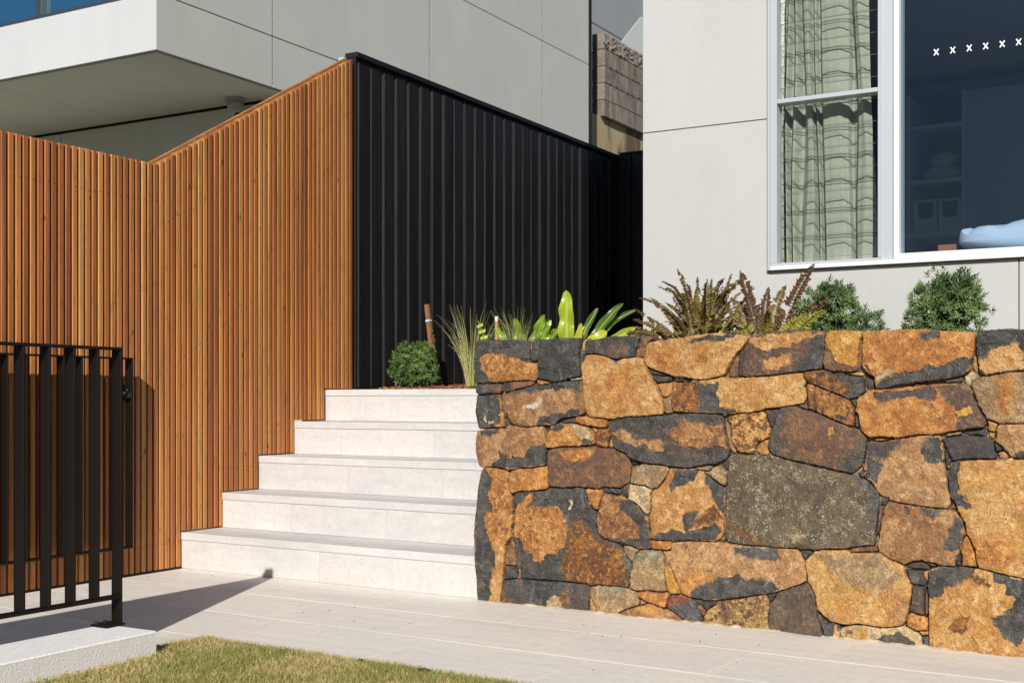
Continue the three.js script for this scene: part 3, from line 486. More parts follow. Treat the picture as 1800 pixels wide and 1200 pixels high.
    if (type === 'olive') { const l = fbm(x * 30 + 3, y * 30 + 8, 4), s = noise(x * 330 + 5, y * 330); const t = smooth(0.53, 0.62, l) * smooth(0.55, 0.75, s); c = m3(c, P(0xAFA788), t * 0.85); if (hash(Math.floor(x * 260), Math.floor(y * 260)) > 0.985) c = m3(c, P(0xC6BFA8), 0.7); }
    if (type === 'pitted') { const q = fbm(x * 70 + 9, y * 130 + 2, 3); if (q < 0.37) { h -= 0.5; } if (q < 0.34) c = m3(c, k.d, 0.7); }
    if (type === 'dark' || type === 'basalt' || type === 'slate') {
      const ledge = fbm(x * 14 + n, y * 30 + n * 2, 4); h = 0.40 + (fine - 0.5) * 0.35 + (ledge - 0.5) * 0.3 + (Math.round(ledge * 7) / 7 - 0.5) * 1.3;
      const sp = hash(Math.floor(x * 420) + n * 7, Math.floor(y * 420)); if (sp > 0.9935) c = m3(c, P(0xC0BCB0), 0.75);
      const mark = fbm(x * 55 + 31, y * 20 + 7 + n, 4); c = m3(c, P(0x7a7873), smooth(0.64, 0.74, mark) * 0.5);
    }
    g *= 0.91; const lum = (c[0] + c[1] + c[2]) / 3 * 0.06; return [(c[0] * 0.94 + lum) * g, (c[1] * 0.94 + lum) * g * 0.99, (c[2] * 0.94 + lum) * g * 0.985, h];
  }
  for (const s of stones) {
    const M = 0.013, i0 = Math.max(0, Math.floor((s.bb[0] - M - S0) / (S1 - S0) * TW)), i1 = Math.min(TW - 1, Math.ceil((s.bb[1] + M - S0) / (S1 - S0) * TW)), j0 = Math.max(0, Math.floor((s.bb[2] - M) / TOP * TH_)), j1 = Math.min(TH_ - 1, Math.ceil((s.bb[3] + M) / TOP * TH_));
    for (const p of s.patches) p.bb = [Math.min(...p.poly.map((q) => q[0])) - 0.02, Math.max(...p.poly.map((q) => q[0])) + 0.02, Math.min(...p.poly.map((q) => q[1])) - 0.02, Math.max(...p.poly.map((q) => q[1])) + 0.02];
    for (let j = j0; j <= j1; j++) for (let i = i0; i <= i1; i++) {
      const x = S0 + (i + 0.5) / TW * (S1 - S0), y = (j + 0.5) / TH_ * TOP, dx = x - s.c[0], dy = y - s.c[1];
      if (Math.hypot(dx, dy) > s.at(Math.atan2(dy, dx)) + 0.0022) continue;
      let c = rock(s.type, x, y, s.n), type = s.type;
      const wx = x + (fbm(x * 55, y * 55, 4) - 0.5) * 0.026 + (noise(x * 300, y * 300) - 0.5) * 0.003, wy = y + (fbm(x * 55 + 70, y * 55 + 30, 4) - 0.5) * 0.026;
      for (const p of s.patches) {
        if (wx < p.bb[0] || wx > p.bb[1] || wy < p.bb[2] || wy > p.bb[3]) continue;
        const hard = CRUST.has(type) !== CRUST.has(p.type) || p.type === 'white' || p.type === 'cream', e = sd([wx, wy], p.poly), w = hard ? mix(0.0010, 0.010, smooth(0.42, 0.72, fbm(x * 18 + s.n, y * 18, 2))) : 0.018, t = smooth(w, -w, e);
        if (t <= 0) continue;
        const q = rock(p.type, x, y, s.n + 31);
        c = [mix(c[0], q[0], t), mix(c[1], q[1], t), mix(c[2], q[2], t), mix(c[3], q[3], t)];
        if (hard) c[3] += (CRUST.has(p.type) ? 0.12 : -0.16) * t;
        if (t > 0.5) type = p.type;
      }
      const k = (j * TW + i) * 4;
      col[k] = clamp(c[0]) * 255; col[k + 1] = clamp(c[1]) * 255; col[k + 2] = clamp(c[2]) * 255;
      hgt[k] = hgt[k + 1] = hgt[k + 2] = clamp(c[3]) * 255;
    }
  }
  const stoneMat = mat(0xffffff, 0.82, { map: dtex(col, TW, TH_, true), bumpMap: dtex(hgt, TW, TH_, false), bumpScale: 0.012 });

  function stoneMesh(s) {
    const N = s.N, per = Math.sqrt(s.area), big = Math.min(1, per / 0.16), pos = [], uv = [], idx = [], proud = (hash(s.n, 5) - 0.5) * 0.011 + (per < 0.045 ? -0.012 : 0), tx = (hash(s.n, 9) - 0.5) * 0.03, ty = (hash(s.n, 12) - 0.5) * 0.03;
    const rings = [[0, -0.085, 0], [0, -0.0075, 0.6], [0.001, -0.0032, 0.8], [0.0035, -0.0006, 1]]; const fr = big > 0.5 ? [0.95, 0.87, 0.77, 0.65, 0.52, 0.38, 0.2] : [0.8, 0.45], F = [];
    for (let k = 0; k < 6; k++) { const a = hash(s.n, 40 + k) * 6.283, m = 0.015 + 0.06 * hash(s.n, 60 + k); F.push([Math.cos(a) * m, Math.sin(a) * m, (0.002 + 0.010 * hash(s.n, 80 + k)) * big]); }
    const put = (x, y, d) => { pos.push(x, y, d); uv.push((x - S0) / (S1 - S0), y / TOP); };
    const relief = (x, y, rho, k) => proud + k * (Math.max(-0.007, Math.min(0.004, ...F.map((f) => f[2] + f[0] * (x - s.c[0]) + f[1] * (y - s.c[1])))) + (fbm(x * 11 + s.n, y * 11, 4) - 0.5) * 0.011 * (0.4 + big) + 0.001 * big * (1 - rho * rho) + (x - s.c[0]) * tx + (y - s.c[1]) * ty);
    for (const [inset, dep, k] of rings) for (let i = 0; i < N; i++) { const a = i / N * 2 * Math.PI, r = Math.max(0.001, s.R[i] - Math.min(inset, s.R[i] * 0.35)), x = s.c[0] + Math.cos(a) * r, y = s.c[1] + Math.sin(a) * r; put(x, y, dep < -0.05 ? dep : dep + relief(x, y, 1, k)); }
    for (const f of fr) for (let i = 0; i < N; i++) { const a = i / N * 2 * Math.PI, r0 = Math.max(0.001, s.R[i] - Math.min(0.0035, s.R[i] * 0.35)), r = r0 * f, x = s.c[0] + Math.cos(a) * r, y = s.c[1] + Math.sin(a) * r; put(x, y, relief(x, y, f, 1)); }
    put(s.c[0], s.c[1], relief(s.c[0], s.c[1], 0, 1));
    const L = rings.length + fr.length;
    for (let l = 0; l < L - 1; l++) for (let i = 0; i < N; i++) { const a = l * N + i, b = l * N + (i + 1) % N, c = a + N, d = b + N; idx.push(a, b, d, a, d, c); }
    for (let i = 0; i < N; i++) idx.push((L - 1) * N + i, (L - 1) * N + (i + 1) % N, L * N);
    const g = new THREE.BufferGeometry(); g.setAttribute('position', new THREE.Float32BufferAttribute(pos, 3)); g.setAttribute('uv', new THREE.Float32BufferAttribute(uv, 2)); g.setIndex(idx); g.computeVertexNormals(); return g;
  }
  const wall = thing('stone_wall', 'retaining wall of rust orange and charcoal field stones beside pale steps', 'stone wall', [OX, 0, OZ], SITE);
  const T0 = WALL_T + 0.005;
  for (const s of stones) { s.geo = stoneMesh(s); part('stone', s.geo, stoneMat, wall, [0, 0, T0]); }
  // the wall goes on past the frame with stones of the same quarry
  for (const s of stones) if (s.bb[0] > S0 + 0.10 && s.bb[1] < S0 + 1.3 && s.area > 0.004) { const dx = 4.80 * H - S0; part('stone', s.geo, stoneMat, wall, [dx - 0.06, 0, T0]); }
  // mortar and rubble behind the faces
  const back = new THREE.PlaneGeometry(6.4 * H - 2.19 * H, 1.27 * H, 90, 30); { const p = back.attributes.position; for (let i = 0; i < p.count; i++) p.setZ(i, (fbm(p.getX(i) * 30, p.getY(i) * 30, 3) - 0.5) * 0.03); back.computeVertexNormals(); }
  back.translate((6.4 + 2.19) * H / 2, 0.635 * H, T0 - 0.025);
  const mortar = mat(0x857257, 0.95, { map: T.grit });
  part('mortar', merge([metreUV(back, 0.5), metreUV(box(2.195 * H, 6.4 * H, -0.02, 1.262 * H, T0 - 0.36, T0 - 0.06), 0.5), metreUV(box(2.2 * H, 2.62 * H, -0.02, 1.20 * H, T0 - 2.2 * H, T0 - 0.361), 0.5)]), mortar, wall);
  { // smear of pale bedding mortar along the foot
    const sh = [], n = 260, a = 2.17 * H, b = 6.3 * H, pos = [], idx = [];
    for (let i = 0; i <= n; i++) { const s = mix(a, b, i / n), h = 0.0015 + 0.011 * Math.pow(fbm(s * 40, 3, 3), 2) * (noise(s * 9, 4) > 0.35 ? 1 : 0.3), d = 0.004 + 0.012 * fbm(s * 30, 8, 3); pos.push(s, 0.0006, T0 + d, s, h, T0 + d * 0.35, s, h * 1.15, T0 - 0.012); }
    for (let i = 0; i < n; i++) for (let k = 0; k < 2; k++) { const p = i * 3 + k, q = p + 1, r = p + 3, t = r + 1; idx.push(p, r, t, p, t, q); }
    const g = new THREE.BufferGeometry(); g.setAttribute('position', new THREE.Float32BufferAttribute(pos, 3)); g.setIndex(idx); g.computeVertexNormals();
    part('base_mortar', metreUV(g, 0.5), mat(0xD6C3A4, 0.95, { map: T.grit }), wall);
  }
  const chips = []; seed = 311;
  for (let i = 0; i < 420; i++) { const r = rr(0.006, 0.016), g = new THREE.DodecahedronGeometry(r, 0); g.scale(rr(0.8, 1.8), rr(0.6, 1.1), 0.7); g.rotateZ(rr(0, 3)); g.translate(rr(2.22 * H, 4.8 * H), rr(0.02, 1.24 * H), T0 - 0.020 + rr(-0.006, 0.003)); const u = clean(g); const q = u.attributes.position, w = u.attributes.uv, du = rnd(), dv = rnd(); for (let k = 0; k < q.count; k++) w.setXY(k, q.getX(k) / 2.2 + du, q.getY(k) / 1.1 + dv); chips.push(u); }
  const chipMesh = part('stone_chip', merge(chips), stoneMat, wall); chipMesh.userData.kind = 'stuff';
}
// ---------------------------------------------------------------- timber batten fence, stepping up with the stairs
const FX = -5.48 * H, KINK = -5.331 * H, FEND = -7.244 * H, FTOP = 2.387 * H, RAKE = (3.462 - 2.387) / (7.244 - 5.331);
const fenceTop = (z) => FTOP + Math.max(0, KINK - z) * RAKE;
const stepEdges = [-5.532, -5.876, -6.224, -6.574, -6.914].map((v) => v * H);
const fenceFoot = (z) => { let k = 0; for (const e of stepEdges) if (z < e + 0.001) k++; return k * RISE + (k ? 0.007 : 0.012); };
seed = 21;
{
  const fence = thing('timber_fence', 'honey brown vertical timber batten fence with top rising beside the steps', 'fence', [FX, 0, 0]);
  const tints = [0xD6944C, 0xCA843E, 0xE0A65C, 0xBC743A, 0xD08C46, 0xAE6A36, 0xDA9C52, 0xC47C3E].map((c) => mat(c, 0.55, { map: T.wood }));
  const PITCH = 0.04546 * H, SW = 0.0268, D = 0.038, CH = 0.0032;
  // one batten: six-sided section, top cut along the rake, foot cut level
  function batten(z0, z1, foot) {
    const sec = [[-D, z0], [-CH, z0], [0, z0 - CH], [0, z1 + CH], [-CH, z1], [-D, z1]], pos = [];
    const top = (z) => fenceTop(z) - 0.002;
    for (let i = 0; i < 6; i++) { const [x0, a] = sec[i], [x1, b] = sec[(i + 1) % 6]; const p = [x0, foot, a], q = [x1, foot, b], r = [x1, top(b), b], s = [x0, top(a), a]; pos.push(...p, ...q, ...r, ...p, ...r, ...s); }
    for (let i = 1; i < 5; i++) { const f = (k) => [sec[k][0], top(sec[k][1]), sec[k][1]], e = (k) => [sec[k][0], foot, sec[k][1]]; pos.push(...f(0), ...f(i), ...f(i + 1)); pos.push(...e(0), ...e(i + 1), ...e(i)); }
    const g = new THREE.BufferGeometry(); g.setAttribute('position', new THREE.Float32BufferAttribute(pos, 3)); g.computeVertexNormals(); return g;
  }
  const nails = [];
  let lastTint = 0;
  for (let i = -26; ; i++) {
    const z0 = -4.262 * H - i * PITCH, z1 = z0 - SW; if (z1 < FEND - 0.001) break; if (z0 > -2.6 * H) continue;
    const foot = fenceFoot((z0 + z1) / 2), g = metreUV(batten(z0, z1, foot), 0.25, 2.4, rnd(), rnd());
    let k = Math.floor(rnd() * 8); if (k === lastTint) k = (k + 3) % 8; lastTint = k;
    const jog = rr(-0.0016, 0.0016);
    part('batten', g, tints[k], fence, [jog, 0, rr(-0.0006, 0.0006)]);
    const zc = (z0 + z1) / 2, tz = fenceTop(zc);
    const rows = [tz - 0.225 * H - (tz > FTOP + 0.02 ? 0.12 : 0), 1.13 * H + (zc < KINK ? (KINK - zc) * 0.62 : 0), foot + 0.115];
    for (const y of rows) { const n = new THREE.CylinderGeometry(0.0021, 0.0021, 0.002, 6); n.rotateZ(Math.PI / 2); n.translate(jog + 0.0006, y + rr(-0.004, 0.004), zc + rr(-0.003, 0.003)); nails.push(n); }
  }
  const nm = part('nail', merge(nails), mat(0x2a1c12, 0.6, { metalness: 0.4 }), fence); nm.userData.kind = 'stuff';
  // black backing behind the gaps, following top and foot
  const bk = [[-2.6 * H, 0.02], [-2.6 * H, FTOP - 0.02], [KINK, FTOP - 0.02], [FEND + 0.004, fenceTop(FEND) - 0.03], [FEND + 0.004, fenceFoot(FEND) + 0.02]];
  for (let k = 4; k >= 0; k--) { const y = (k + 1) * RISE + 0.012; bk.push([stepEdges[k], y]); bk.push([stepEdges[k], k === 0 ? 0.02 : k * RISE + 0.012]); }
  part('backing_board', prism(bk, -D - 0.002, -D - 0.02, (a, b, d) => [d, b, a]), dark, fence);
  const bk2 = [[FEND + 0.006, fenceTop(FEND)], [KINK, FTOP + 0.001], [KINK, FTOP - 0.05], [FEND + 0.006, fenceTop(FEND) - 0.05]].map((p) => [p[0], p[1] + 0.004]);
  part('raking_rail', metreUV(prism(bk2, -D - 0.0205, -D - 0.045, (a, b, d) => [d, b, a]), 0.25, 0.9, 0.3, 0.1, true), tints[0], fence);
  part('foot_strip', box(-0.03, -0.002, 0.001, 0.0115, -2.6 * H, stepEdges[0] + 0.002), dark, fence);
}
// ---------------------------------------------------------------- open gate leaf, railing and its concrete upstand
function finFrame(o, x, zEnd, count, pitch, y0, y1, depth, thick, posts) {
  for (let i = 0; i < count; i++) {
    const z = zEnd + i * pitch, lo = i === 0 && posts ? posts : y0;
    part('fin', box(x - depth / 2, x + depth / 2, lo, y1 - thick, z, z + thick, 0.0012), steel, o);
  }
  const z1 = zEnd + (count - 1) * pitch + 0.02;
  part('top_rail', box(x - depth / 2 - 0.001, x + depth / 2 + 0.001, y1 - thick, y1, zEnd - 0.001, z1, 0.0012), steel, o);
  part('bottom_rail', box(x - depth / 2 - 0.0012, x + depth / 2 + 0.0012, y0 - thick, y0 - 0.0002, zEnd + (posts ? thick + 0.0004 : -0.001), z1, 0.0012), steel, o);
}
{
  const gate = thing('gate_leaf', 'black metal fin gate folded open against the timber fence', 'gate');
  finFrame(gate, -5.385 * H, -5.035 * H, 15, 0.094, 0.190 * H, 1.243 * H, 0.044, 0.008, 0);
  const lock = sub('gate_lock', gate, [-5.385 * H - 0.012, 1.035 * H + 0.01, -5.035 * H + 0.012]);
  const c = new THREE.CylinderGeometry(0.036, 0.036, 0.020, 40); c.rotateX(Math.PI / 2); part('lock_body', c, mat(0x0b0b0c, 0.35), lock, [0, 0, 0.008]);
  const ring = new THREE.TorusGeometry(0.030, 0.003, 8, 36); part('lock_ring', ring, mat(0x2b2b2d, 0.25, { metalness: 0.8 }), lock, [0, 0, 0.019]);
  const key = new THREE.CylinderGeometry(0.010, 0.010, 0.006, 20); key.rotateX(Math.PI / 2); part('key_barrel', key, mat(0x9c9c9c, 0.3, { metalness: 0.9 }), lock, [0.004, -0.004, 0.020]);

  const rail = thing('fin_railing', 'black metal fin railing bolted on the white concrete upstand', 'railing');
  const rx = -3.955 * H, rz = -3.635 * H;
  finFrame(rail, rx, rz, 20, 0.0945, 0.213 * H, 1.2186 * H, 0.043, 0.009, 0.092 * H);
  const foot = part('foot_plate', box(rx - 0.045, rx + 0.03, 0.0925 * H, 0.0925 * H + 0.008, rz - 0.004, rz + 0.075, 0.002), steel, rail);
  for (const dz of [0.028, 0.062]) { const b = new THREE.CylinderGeometry(0.006, 0.006, 0.007, 6); part('bolt', b, mat(0x4a4745, 0.35, { metalness: 0.7 }), rail, [rx - 0.03, 0.0925 * H + 0.0115, rz + dz]); }

  const up = thing('concrete_upstand', 'low off white rendered concrete upstand under the black railing', 'concrete kerb', [0, 0, 0]);
  const rend = mat(0xF4F0EA, 0.9, { map: T.render, bumpMap: T.gritBump, bumpScale: 0.0016 });
  part('upstand_block', metreUV(box(-4.03 * H, -3.712 * H, -0.05, 0.092 * H, -3.612 * H, -0.6 * H, 0.004), 0.16, 0.16), rend, up);
}
// ---------------------------------------------------------------- black board wall above the steps and its return
seed = 77;
const BTOP = 3.50 * H, BEND = -11.60 * H, BFOOT = LEVEL + 0.004;
function blackBoard(o, along, z, w, x, y0, y1, m, lift) {
  // along -z: face looks +x.  Left edge carries a broad chamfer that catches the sun, right edge a narrow one.
  const t = 0.020 + lift, sec = [[-0.02, z], [t - 0.020, z], [t, z - 0.0235], [t, z - w + 0.002], [t - 0.003, z - w], [-0.02, z - w]], pos = [];
  for (let i = 0; i < 6; i++) { const [x0, a] = sec[i], [x1, b] = sec[(i + 1) % 6]; const p = [x0, y0, a], q = [x1, y0, b], r = [x1, y1, b], s = [x0, y1, a]; pos.push(...p, ...q, ...r, ...p, ...r, ...s); }
  for (let i = 1; i < 5; i++) { const f = (k, y) => [sec[k][0], y, sec[k][1]]; pos.push(...f(0, y1), ...f(i, y1), ...f(i + 1, y1), ...f(0, y0), ...f(i + 1, y0), ...f(i, y0)); }
  const g = new THREE.BufferGeometry(); g.setAttribute('position', new THREE.Float32BufferAttribute(pos, 3)); g.computeVertexNormals();
  part('board', metreUV(g, 0.3, 2.2, rnd(), rnd()), m, o, [x, 0, 0]);
}
{
  const w = thing('black_board_wall', 'black stained vertical board wall with cap behind the planting', 'board wall', [0, 0, 0]);
  const X = FX - 0.022, P = 0.1598 * H;
  part('backing', box(X - 0.05, X - 0.0205, BFOOT, BTOP - 0.03, FEND - 0.002, BEND - 0.04), mat(0x070707, 0.9), w);
  for (let z = FEND - 0.011; z > BEND + 0.02; z -= P) blackBoard(w, 0, z + rr(-0.002, 0.002), Math.min(P - rr(0.006, 0.016), z - BEND - 0.03), X, BFOOT + 0.012, BTOP - 0.055, blackWoods[Math.floor(rnd() * 4)], rr(-0.005, 0.005));
  part('cap', box(FX - 0.075, FX + 0.012, BTOP - 0.030, BTOP, FEND + 0.003, BEND - 0.06, 0.002), blackTrim, w);
  part('fascia', box(FX - 0.0725, FX - 0.012, BTOP - 0.056, BTOP - 0.0305, FEND + 0.0005, BEND - 0.05), blackTrim, w);
  part('end_trim', box(X - 0.05, X + 0.021, BFOOT, BTOP - 0.031, FEND - 0.0015, FEND - 0.008), mat(0x0c0c0c, 0.8), w);
  part('foot_strip', box(X - 0.02, X + 0.016, BFOOT - 0.006, BFOOT + 0.0115, FEND - 0.004, BEND - 0.03), mat(0x060606, 0.9), w);
  const r = thing('black_return_wall', 'dark return of the black board wall closing the side alley', 'board wall', [0, 0, 0]);
  for (let i = 0, x = FX - 0.03; i < 14; i++) { const wd = 0.150; part('board', metreUV(box(x + 0.004, x + wd - 0.004, LEVEL - 0.1, 3.505 * H, BEND - 0.03, BEND - 0.058 - (i % 2) * 0.0, 0.004), 0.3, 2.2, rnd(), rnd()), blackWoods[i % 4], r); x += wd; }
  part('backing', box(FX - 0.03, -2.5, LEVEL - 0.1, 3.49 * H, BEND - 0.06, BEND - 0.09), mat(0x070707, 0.9), r);
  part('cap', box(FX + 0.013, -2.5, 3.5055 * H, 3.525 * H, BEND - 0.02, BEND - 0.10, 0.002), blackTrim, r);
}

{ // odds and ends
  const p = onZ(600, 103, FEND + 0.012);
  const tag = part('plastic_scrap', box(-0.020, 0.016, -0.010, 0.010, -0.006, 0.006, 0.003), mat(0xA9C4D4, 0.4), scene, [p.x, p.y - 0.002, p.z]);
  Object.assign(tag.userData, { label: 'scrap of pale blue plastic tucked under the end of the black cap', category: 'plastic scrap' });
  seed = 640; const bits = [];
  for (let i = 0; i < 46; i++) { const w = siteW(rr(0.1, 4.6) * H, rr(0.02, 1.4) * H, 0.0016), g = new THREE.TetrahedronGeometry(rr(0.0016, 0.0042)); g.scale(1.5, 0.5, 1); g.rotateY(rr(0, 6)); g.translate(w.x, w.y, w.z); bits.push(g); }
  const cr = part('crumbs', merge(bits), mat(0x4a3b2a, 0.95), scene); Object.assign(cr.userData, { label: 'scattered dark crumbs of soil and leaf on the pale path', category: 'crumbs', kind: 'stuff' });
}
// ---------------------------------------------------------------- the house on the right
const HZ = -6.5 * H, HX = -2.905 * H, HTOP = 3.42 * H;
const wx = (px, py = 300) => onZ(px, py, HZ).x;
const WL = wx(1352), WB = 1.694 * H, JOINT = 2.506 * H, RX = wx(1792), WR = 0.9 * H, RE = 2.4 * H;
seed = 5;
{
  const house = thing('white_house', 'white panelled house with a wide window above the stone wall', 'house');
  const PT = 0.012, g_ = 0.0025;
  const pan = (poly, tone) => { const m = whitePanel.clone(); m.color.multiplyScalar(tone); part('wall_panel', metreUV(prism(poly, HZ - PT, HZ, (a, b, d) => [a, b, d]), 1.3, 1.3, rnd(), rnd()), m, house); };
  const rect = (a, b, c, d) => [[a, c], [b, c], [b, d], [a, d]];
  pan(rect(HX, WL - 0.004, JOINT + g_, HTOP - 0.004), 1);
  pan([[HX, 0.7], [RX - g_, 0.7], [RX - g_, WB - 0.004], [WL - 0.004, WB - 0.004], [WL - 0.004, JOINT - g_], [HX, JOINT - g_]], 0.99);
  pan(rect(RX + g_, WR + 0.3, 0.7, WB - 0.004), 1.01);
  pan(rect(WR + 0.004, RE, WB, HTOP - 0.004), 1);
  pan(rect(WR + 0.3 + 2 * g_, RE, 0.7, WB - 2 * g_), 1);
  // end wall in the alley
  for (let i = 0; i < 3; i++) part('wall_panel', metreUV(box(HX, HX + PT, 0.7, HTOP - 0.004, HZ - 0.013 - i * 1.2, HZ - 0.009 - (i + 1) * 1.2), 1.3, 1.3, rnd(), rnd()), whitePanel, house);
  const core = mat(0x7d7a74, 0.9);
  part('wall_core', merge([box(HX + 0.013, WL - 0.005, 0.6, HTOP, HZ - 0.013, HZ - 0.15), box(WL - 0.005, WR + 0.005, 0.6, WB - 0.005, HZ - 0.0131, HZ - 0.15), box(WR + 0.005, RE, 0.6, HTOP, HZ - 0.013, HZ - 0.15), box(HX + 0.013, HX + 0.12, 0.6, HTOP, HZ - 0.151, HZ - 3.6), box(RE - 0.1, RE, 0.6, HTOP, HZ - 0.151, HZ - 3.6), box(HX + 0.013, RE, 0.6, HTOP, HZ - 3.601, HZ - 3.7)]), core, house);
  part('inner_wall', merge([box(HX + 0.121, HX + 0.13, 0.6, HTOP, HZ - 0.152, HZ - 3.59), box(HX + 0.131, RE - 0.101, 0.6, HTOP, HZ - 3.59, HZ - 3.6)]), mat(0xB9BCC0, 0.9), house);
  part('floor', box(HX + 0.13, RE - 0.1, 0.6, 0.72, HZ - 0.151, HZ - 3.58), mat(0x5a4636, 0.7), house);
  // unseen storey above; side bay added to shade the black boards in the alley
  part('upper_storey', metreUV(box(HX, RE, HTOP + 0.002, 6.4 * H, HZ, HZ - 3.7), 1.3), whitePanel, house);
  part('added_shade_bay', metreUV(box(-3.55 * H, HX - 0.001, 3.52 * H, 6.39 * H, HZ - 0.001, HZ - 0.42), 1.3), whitePanel, house);
  part('roof', box(-3.62 * H, RE + 0.1, 6.4 * H + 0.001, 6.55 * H, HZ + 0.06, HZ - 3.8), mat(0x4a4c4e, 0.6), house);

  // ---- window: louvred bay on the left, one large fixed pane on the right
  const win = sub('window', house);
  const GX0 = wx(1368), GX1 = wx(1545), GY0 = 1.731 * H, MX0 = wx(1558), MX1 = wx(1573), RX0 = wx(1583), RY0 = 1.745 * H, TR = 2.588 * H;
  const F = 0.022;                                // frames stand proud of the panels
  part('frame', box(WL, WL + 0.012, WB, HTOP, HZ - 0.10, HZ + F, 0.001), alu, win);
  part('frame', box(WL + 0.0122, GX0, GY0 + 0.0005, HTOP, HZ - 0.06, HZ + F - 0.006, 0.002), alu, win);
  part('frame', box(WL + 0.0122, WR, WB, WB + 0.016, HZ - 0.10, HZ + F + 0.004, 0.001), aluWhite, win);
  part('frame', box(WL + 0.0122, GX1 + 0.012, WB + 0.0163, GY0, HZ - 0.06, HZ + F - 0.006, 0.002), alu, win);
  part('transom', box(GX0 + 0.0004, GX1 - 0.0004, TR - 0.010, TR + 0.009, HZ - 0.05, HZ + F - 0.008, 0.002), alu, win);
  part('frame', box(GX1, GX1 + 0.012, GY0 + 0.0005, HTOP, HZ - 0.06, HZ + F - 0.006, 0.002), alu, win);
  part('mullion', box(GX1 + 0.0123, MX1, WB + 0.0163, HTOP, HZ - 0.09, HZ + F - 0.012, 0.001), alu, win);
  part('frame', box(MX1 + 0.0003, RX0, WB + 0.0165, HTOP, HZ - 0.08, HZ + F, 0.002), aluWhite, win);
  part('sill', box(RX0 + 0.0004, WR, WB + 0.0166, RY0, HZ - 0.08, HZ + F - 0.002, 0.002), aluWhite, win);
  part('frame', box(WR - 0.05, WR, RY0 + 0.0004, HTOP, HZ - 0.08, HZ + F - 0.001, 0.002), aluWhite, win);
  const clear = phys(0xF1F6F3, 0.0, { transmission: 1, thickness: 0, ior: 1.5 });
  const tinted = phys(0xD2E2F2, 0.0, { transmission: 1, thickness: 0, ior: 2.15 });
  const pane = (a, b, c, d, z) => { const g = new THREE.PlaneGeometry(b - a, d - c); g.translate((a + b) / 2, (c + d) / 2, z); return g; };
  part('pane', pane(RX0 - 0.003, WR - 0.045, RY0 - 0.003, HTOP, HZ - 0.012), tinted, win, null, 'large dark tinted pane');
  // louvre blades: thin tilted glass strips with green edges
  const edgeM = phys(0x9fc0b0, 0.25, { transmission: 0.75, thickness: 0 });
  let k = 0;
  for (let y = GY0 + 0.02; y < HTOP - 0.02; y += 0.114 * H * 1.0, k++) {
    if (Math.abs(y - TR) < 0.012) continue;
    const hgt = 0.114 * H + 0.012, g = new THREE.PlaneGeometry(GX1 - GX0 - 0.004, hgt); g.rotateX(-0.10); g.translate((GX0 + GX1) / 2, y + hgt / 2, HZ - 0.034);
    const b = part('louvre_blade', g, clear, win);
    part('frame', box(GX0 + 0.003, GX1 - 0.003, y - 0.0008, y + 0.0008, HZ - 0.0325, HZ - 0.0270), edgeM, win).name = numbered('blade_edge');
  }
  // small white crosses stuck on the large pane
  const xm = mat(0xF0F0EC, 0.6);
  for (let i = 0; i < 6; i++) {
    const p = onZ(1646.5 + i * 29.0, 91.5 - i * 3.6, HZ - 0.0105), bars = [];
    for (const s of [-1, 1]) { const b = new THREE.BoxGeometry(0.0052, 0.030, 0.0006); b.rotateZ(s * 0.62); b.translate(0, 0, s * 0.0003); bars.push(b); }
    part('sticker_cross', merge(bars), xm, win, [p.x, p.y, p.z]);
  }
}
